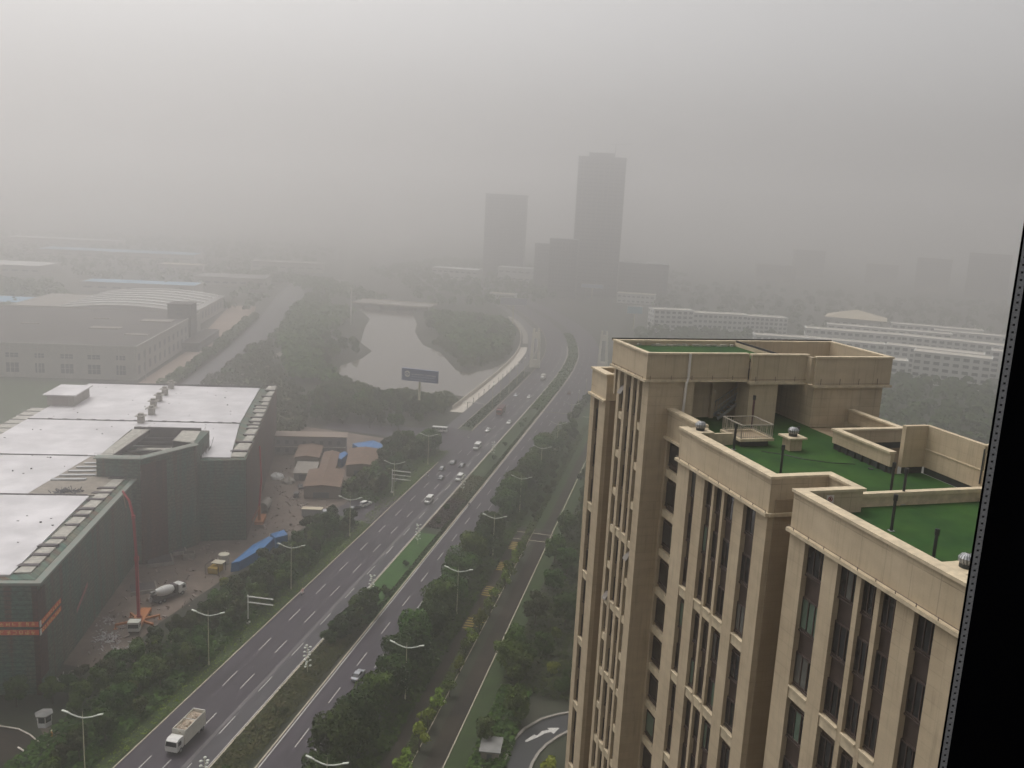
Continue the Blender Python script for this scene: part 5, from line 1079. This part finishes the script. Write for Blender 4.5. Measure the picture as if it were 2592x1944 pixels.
# grey factory with individual windows
t=thing('grey_factory','long grey factory with dark flat roof and two rows of large windows','factory',ST,470,-197)
p=MB(); p.box(-140,62.5,0,146,0,16.6); p.build('wall',GREYWALL,t)
p=MB(); p.box(-140.2,62.8,-.3,.3,16.6,17.5); p.box(62.2,62.8,.3,146,16.6,17.5); p.box(-140,62.5,145.7,146.2,16.6,17.6); p.build('parapet',GREYWALL,t)
p=MB(); p.box(-140,62.2,.3,145.7,16.6,16.8); p.build('roof',GREYROOF,t)
p=MB(); 
for x,y,w_,d_ in ((38,95,18,10),(20,60,16,8),(-20,70,10,2),(45,40,12,5),(10,100,9,2)): p.box(x,x+w_,y,y+d_,16.8,17.2)
split(p,'roof_patch',CONC,t)
for i in range(16):
    x=55-13*i
    for z0,z1 in ((10.2,12.4),(2.6,7.4)):
        w_=2.2 if i in (0,3) else 3.0
        p=MB(); p.box(x-w_,x+w_,-.1,0,z0,z1); o=p.build('window',DARKWIN,t)
        q=MB(); [q.box(x-w_+w_*2*k/3-.1,x-w_+w_*2*k/3+.1,-.18,-.1,z0,z1) for k in (1,2)]; q.box(x-w_,x+w_,-.18,-.1,(z0+z1)/2-.1,(z0+z1)/2+.1); split(q,'window_bar',GREYWALL,o)
for i in range(14):
    y=5+i*10
    for z0,z1 in ((9.6,13),(2.6,7)):
        p=MB(); p.box(62.5,62.6,y-1.6,y+1.6,z0,z1); p.build('window',DARKWIN,t)
p=MB(); [p.box(60.8-13*i+6,61.2-13*i+6,-.25,0,0,16.6) for i in range(16)]; split(p,'pilaster',GREYWALL,t)
t=thing('stair_tower','dark grey box tower rising at the factory roof corner','tower',ST,582,-140); p=MB(); p.box(-7,7,0,16,0,25.5); p.build('wall',simple('dark_render',(0.16,0.155,0.15),.8,.2,.1),t); p=MB(); p.box(-7.3,7.3,-.3,16.3,25.5,26.1); p.build('roof_rim',GREYROOF,t); p=MB(); [p.box(-2,2,-.1,0,z,z+1.6) for z in (19,22)]; p.build('window',DARKWIN,t)
# hall with ribbed curved roof
t=thing('striped_hall','wide hall with gently arched roof crossed by white skylight strips','hall',ST,650,-195)
p=MB(); p.box(-46,46,0,118,0,11.5); p.build('wall',GREYWALL,t)
p=MB(); n_=10; vs=[]
for i in range(n_+1): x=-47+94*i/n_; z=11.5+4.2*(1-(x/47)**2); vs+=[(x,-1,z),(x,119,z)]
p.add(vs,[(2*i,2*i+2,2*i+3,2*i+1) for i in range(n_)]); p.add([(-47,-1,11.5)]+[vs[2*i] for i in range(n_+1)]+[(47,-1,11.5)],[tuple(range(n_+3))]); p.add([(-47,119,11.5)]+[vs[2*i+1] for i in range(n_+1)]+[(47,119,11.5)],[tuple(range(n_+3))[::-1]]); p.build('roof',HALLROOF,t)
for k in range(7):
    p=MB(); y=12+k*16
    for i in range(n_):
        x0=-43+86*i/n_; x1=-43+86*(i+1)/n_; p.bar((x0,y,11.9+4.2*(1-(x0/47)**2)),(x1,y,11.9+4.2*(1-(x1/47)**2)),3.4,1.1)
    p.build('skylight_strip',simple('skylight_white',(0.74,0.74,0.72),.4,.05),t)
for i in range(10): p=MB(); p.box(46,46.15,4+i*11,10+i*11,3,8.5); p.build('window',DARKWIN,t)
block('lean_to_hall','lower sheet roofed annex running along the left of the striped hall','hall',ST,640,-262,36,120,9,GREYWALL,CONC,rows=1,cols=6,side=False)
block('low_annex','dark low annex at the foot of the striped hall','annex',ST,560,-128.5,10,60,5,simple('dark_annex',(0.17,.17,.18),.8,.2),rows=1,cols=3)
FS=[(872,-246,102,36,8,BLUEROOF,'long pale blue roofed shed beyond the striped hall'),(700,-302,60,40,8,BLUEROOF,'pale cyan roofed shed at the left edge behind the grey factory'),(1000,-420,80,60,9,WHITEWALL,'bright white roofed warehouse far at the left edge'),(1100,-262,50,26,9,TERRAC,'small cream roofed warehouse fading above the pale blue shed'),(960,-180,70,50,9,CONC_G,'grey shed right of the pale blue roofs in the haze'),(1250,-380,200,60,10,BLUEROOF,'broad bluish roof nearly lost in the far left haze'),(1180,-150,90,40,11,CONC,'pale low hall far off above the river'),(800,-420,80,60,9,CONC_G,'dull grey roofed workshop behind the cyan shed'),(1450,-520,160,50,12,WHITEWALL,'long pale hall in the farthest left haze')]
for f,r,w_,d,h,m,lb in FS: block('factory_shed',lb,'shed',ST,f,r,w_,d,h,GREYWALL,m,rows=1,cols=8,side=False,group='distant factory sheds')
# towers
def tower(name,label,f,r,w_,d,h,mat,extra=0,group=None,crown_=0,fins=9):
    t=thing(name,label,'tower',HW,f,r,0,group,extra=extra); p=MB(); p.box(-w_/2,w_/2,0,d,0,h); p.build('tower_body',mat,t)
    p=MB()
    for i in range(fins+1):
        x=-w_/2+w_*i/fins; p.box(x-.5,x+.5,-.6,0,0,h)
    p.build('facade_fin',CONC_G,t)
    p=MB(); z=8
    while z<h-3: p.box(-w_/2,w_/2,-.3,0,z,z+1.5); z+=4.2
    p.build('window_band',DARKWIN,t)
    p=MB(); p.box(-w_/2-.6,w_/2+.6,-.8,d+.6,h,h+2.2); 
    if crown_: p.box(-w_*.3,w_*.25,d*.2,d*.8,h+2.2,h+crown_)
    p.build('roof_rim',mat,t)
    return t
tower('office_tower','tallest dark tower standing in the haze right of centre',1035,-112,52,40,153,TOWERM,.06,crown_=7)
tower('office_tower','second tall tower left of the tallest one',1208,-256,54,36,109,TOWERM,.12)
tower('office_tower','narrow mid height tower leaning against the tallest one',985,-142,30,25,62,TOWERM,.1)
tower('office_tower','lower annex tower just left of the narrow tower',1080,-178,24,20,52,TOWERM,.1)
tower('office_block','broad dark block right of the tallest tower',1080,-62,62,30,36,TOWERM,.05)
tower('office_block','faint slab block rising behind the white campus',1500,126,60,30,23,BRICKY,.05)
tower('office_block','fainter slab block beside the other behind the campus',1680,196,50,30,44,BRICKY,.05)
for i,(f,r,w_,h,lb) in enumerate([(1420,413,54,62,'brown residential tower at far right nearest the window frame'),(1500,358,48,48,'brown residential tower left of the tallest right hand one'),(1600,302,48,30,'lower brown residential tower third from the window frame')]): tower('residential_tower',lb,f,r,w_,18,h,BRICKY,-.3,'brown residential towers at the right')
t=thing('tower_crane','thin crane mast on top of the tallest tower','crane',HW,1055,-100,160); p=MB(); p.bar((0,0,0),(0,0,12),.6,.6); p.build('mast',CONC_G,t); p=MB(); p.bar((-6,0,10),(20,0,12),.4,.4); p.build('jib',CONC_G,t)
# low far buildings near towers
for f,r,w_,d,h,m,lb in [(1150,-215,70,30,18,WHITEWALL,'long pale building between the two tall towers'),(1120,-300,60,30,14,WHITEWALL,'low pale building left of the second tower'),(900,-190,26,14,8,TERRAC,'small pale building on the far bank by the curve'),(980,-60,40,20,10,TERRAC,'small cream building at the foot of the broad block')]: block('far_building',lb,'building',HW,f,r,w_,d,h,WHITEWALL,m,rows=2,cols=8,side=False,group='low pale buildings near the towers')
# campus: white slabs
CG='white campus buildings'
C=[(756,-14,34,16,19,.35,5,7,'pale round cornered campus hall at the left end of the row'),
(770,22,50,16,17,.25,4,12,'white campus slab behind the rooftop green patch'),
(800,62,40,18,14,.2,4,10,'low white campus slab sloping away to the right'),
(720,122,70,16,16,-.05,4,14,'white campus slab just above the penthouse right end'),
(690,190,80,16,18,-.3,5,16,'white campus slab with long window bands in the upper row'),
(640,160,60,15,17,-.3,5,12,'white campus slab in the middle row behind the low parapet'),
(640,232,70,15,18,-.3,5,12,'white campus slab in the middle row touching the window frame'),
(596,160,44,16,20,-.3,5,8,'grey white campus block with arcaded windows in the front row'),
(545,182,16,14,13,-.3,3,2,'small bright white pavilion in front of the campus'),
(560,208,26,16,22,-.3,6,4,'pale campus block partly cut by the window frame'),
(760,250,120,14,16,-.25,4,20,'longest pale campus slab at the top of the rows')]
C+=[(665,108,52,14,15,-.1,4,10,'white campus slab in the gap left of the middle row'),(612,118,40,14,12,-.15,3,8,'low white campus slab rising just above the dark trees'),(705,262,66,14,18,-.3,5,10,'white campus slab in the upper row near the window frame'),(738,150,90,12,18,-.12,5,14,'long white campus slab with ribbon windows beneath the cream roofed hall'),(585,240,26,14,21,-.3,6,5,'tall white campus slab end beside the tan high rise'),(800,200,70,14,16,-.15,4,12,'distant white campus slab right of the cream roofed hall'),(690,70,44,14,12,.1,3,9,'low pale campus slab hidden partly by trees left of the middle row')]
for f,r,w_,d,h,ex,rows,cols,lb in C: block('campus_building',lb,'building',HW,f,r,w_,d,h,WHITEWALL,CONC_L,extra=ex,rows=rows,cols=cols,group=CG,wh=1.9,ww=w_/cols*.62)
t=thing('campus_hall','campus hall with a broad cream pyramid roof','hall',HW,860,146,0,extra=-.2); p=MB(); p.box(-20,20,-14,14,0,14); p.build('wall',WHITEWALL,t); p=MB(); p.add([(-26,-18,14),(26,-18,14),(26,18,14),(-26,18,14),(0,0,21)],[(0,1,4),(1,2,4),(2,3,4),(3,0,4),(0,3,2,1)]); p.build('roof',TERRAC,t); p=MB(); [p.box(-17+i*7,-13+i*7,-14.1,-14,4,10) for i in range(5)]; p.build('window',DARKWIN,t)
t=thing('residential_slab','tan high rise edge with stacked balconies right beside the window frame','tower block',HW,470,166,0,extra=-.3); p=MB(); p.box(-2,16,0,18,0,46); p.build('wall',simple('tan_slab',(0.36,.31,.26),.8,.2,.2),t)
for k in range(14): p=MB(); p.box(-3.2,-2,1,6,2+k*3.2,3.1+k*3.2); p.box(-2.05,-2,8,12,2.4+k*3.2,4.2+k*3.2); p.build('balcony',CONC,t)
# ---------------------------------------------------------------- haze
hb=MB(); hb.box(-3100,3100,-160,3100,-1.0,185); hz=hb.build('haze',None) if False else None
me=hb.mesh('haze',[newmat('haze_air')[0]]); hz=bpy.data.objects.new('haze',me); col.objects.link(hz); hz['kind']='stuff'
hm=me.materials[0]; ht=hm.node_tree; ht.nodes.clear(); ho=ht.nodes.new('ShaderNodeOutputMaterial'); pv=ht.nodes.new('ShaderNodeVolumePrincipled')
pv.inputs['Density'].default_value=HAZE_DENSITY; pv.inputs['Color'].default_value=HAZE_COLOR; pv.inputs['Anisotropy'].default_value=0.82; ht.links.new(pv.outputs[0],ho.inputs['Volume'])
try: hm.cycles.homogeneous_volume=True
except Exception: pass
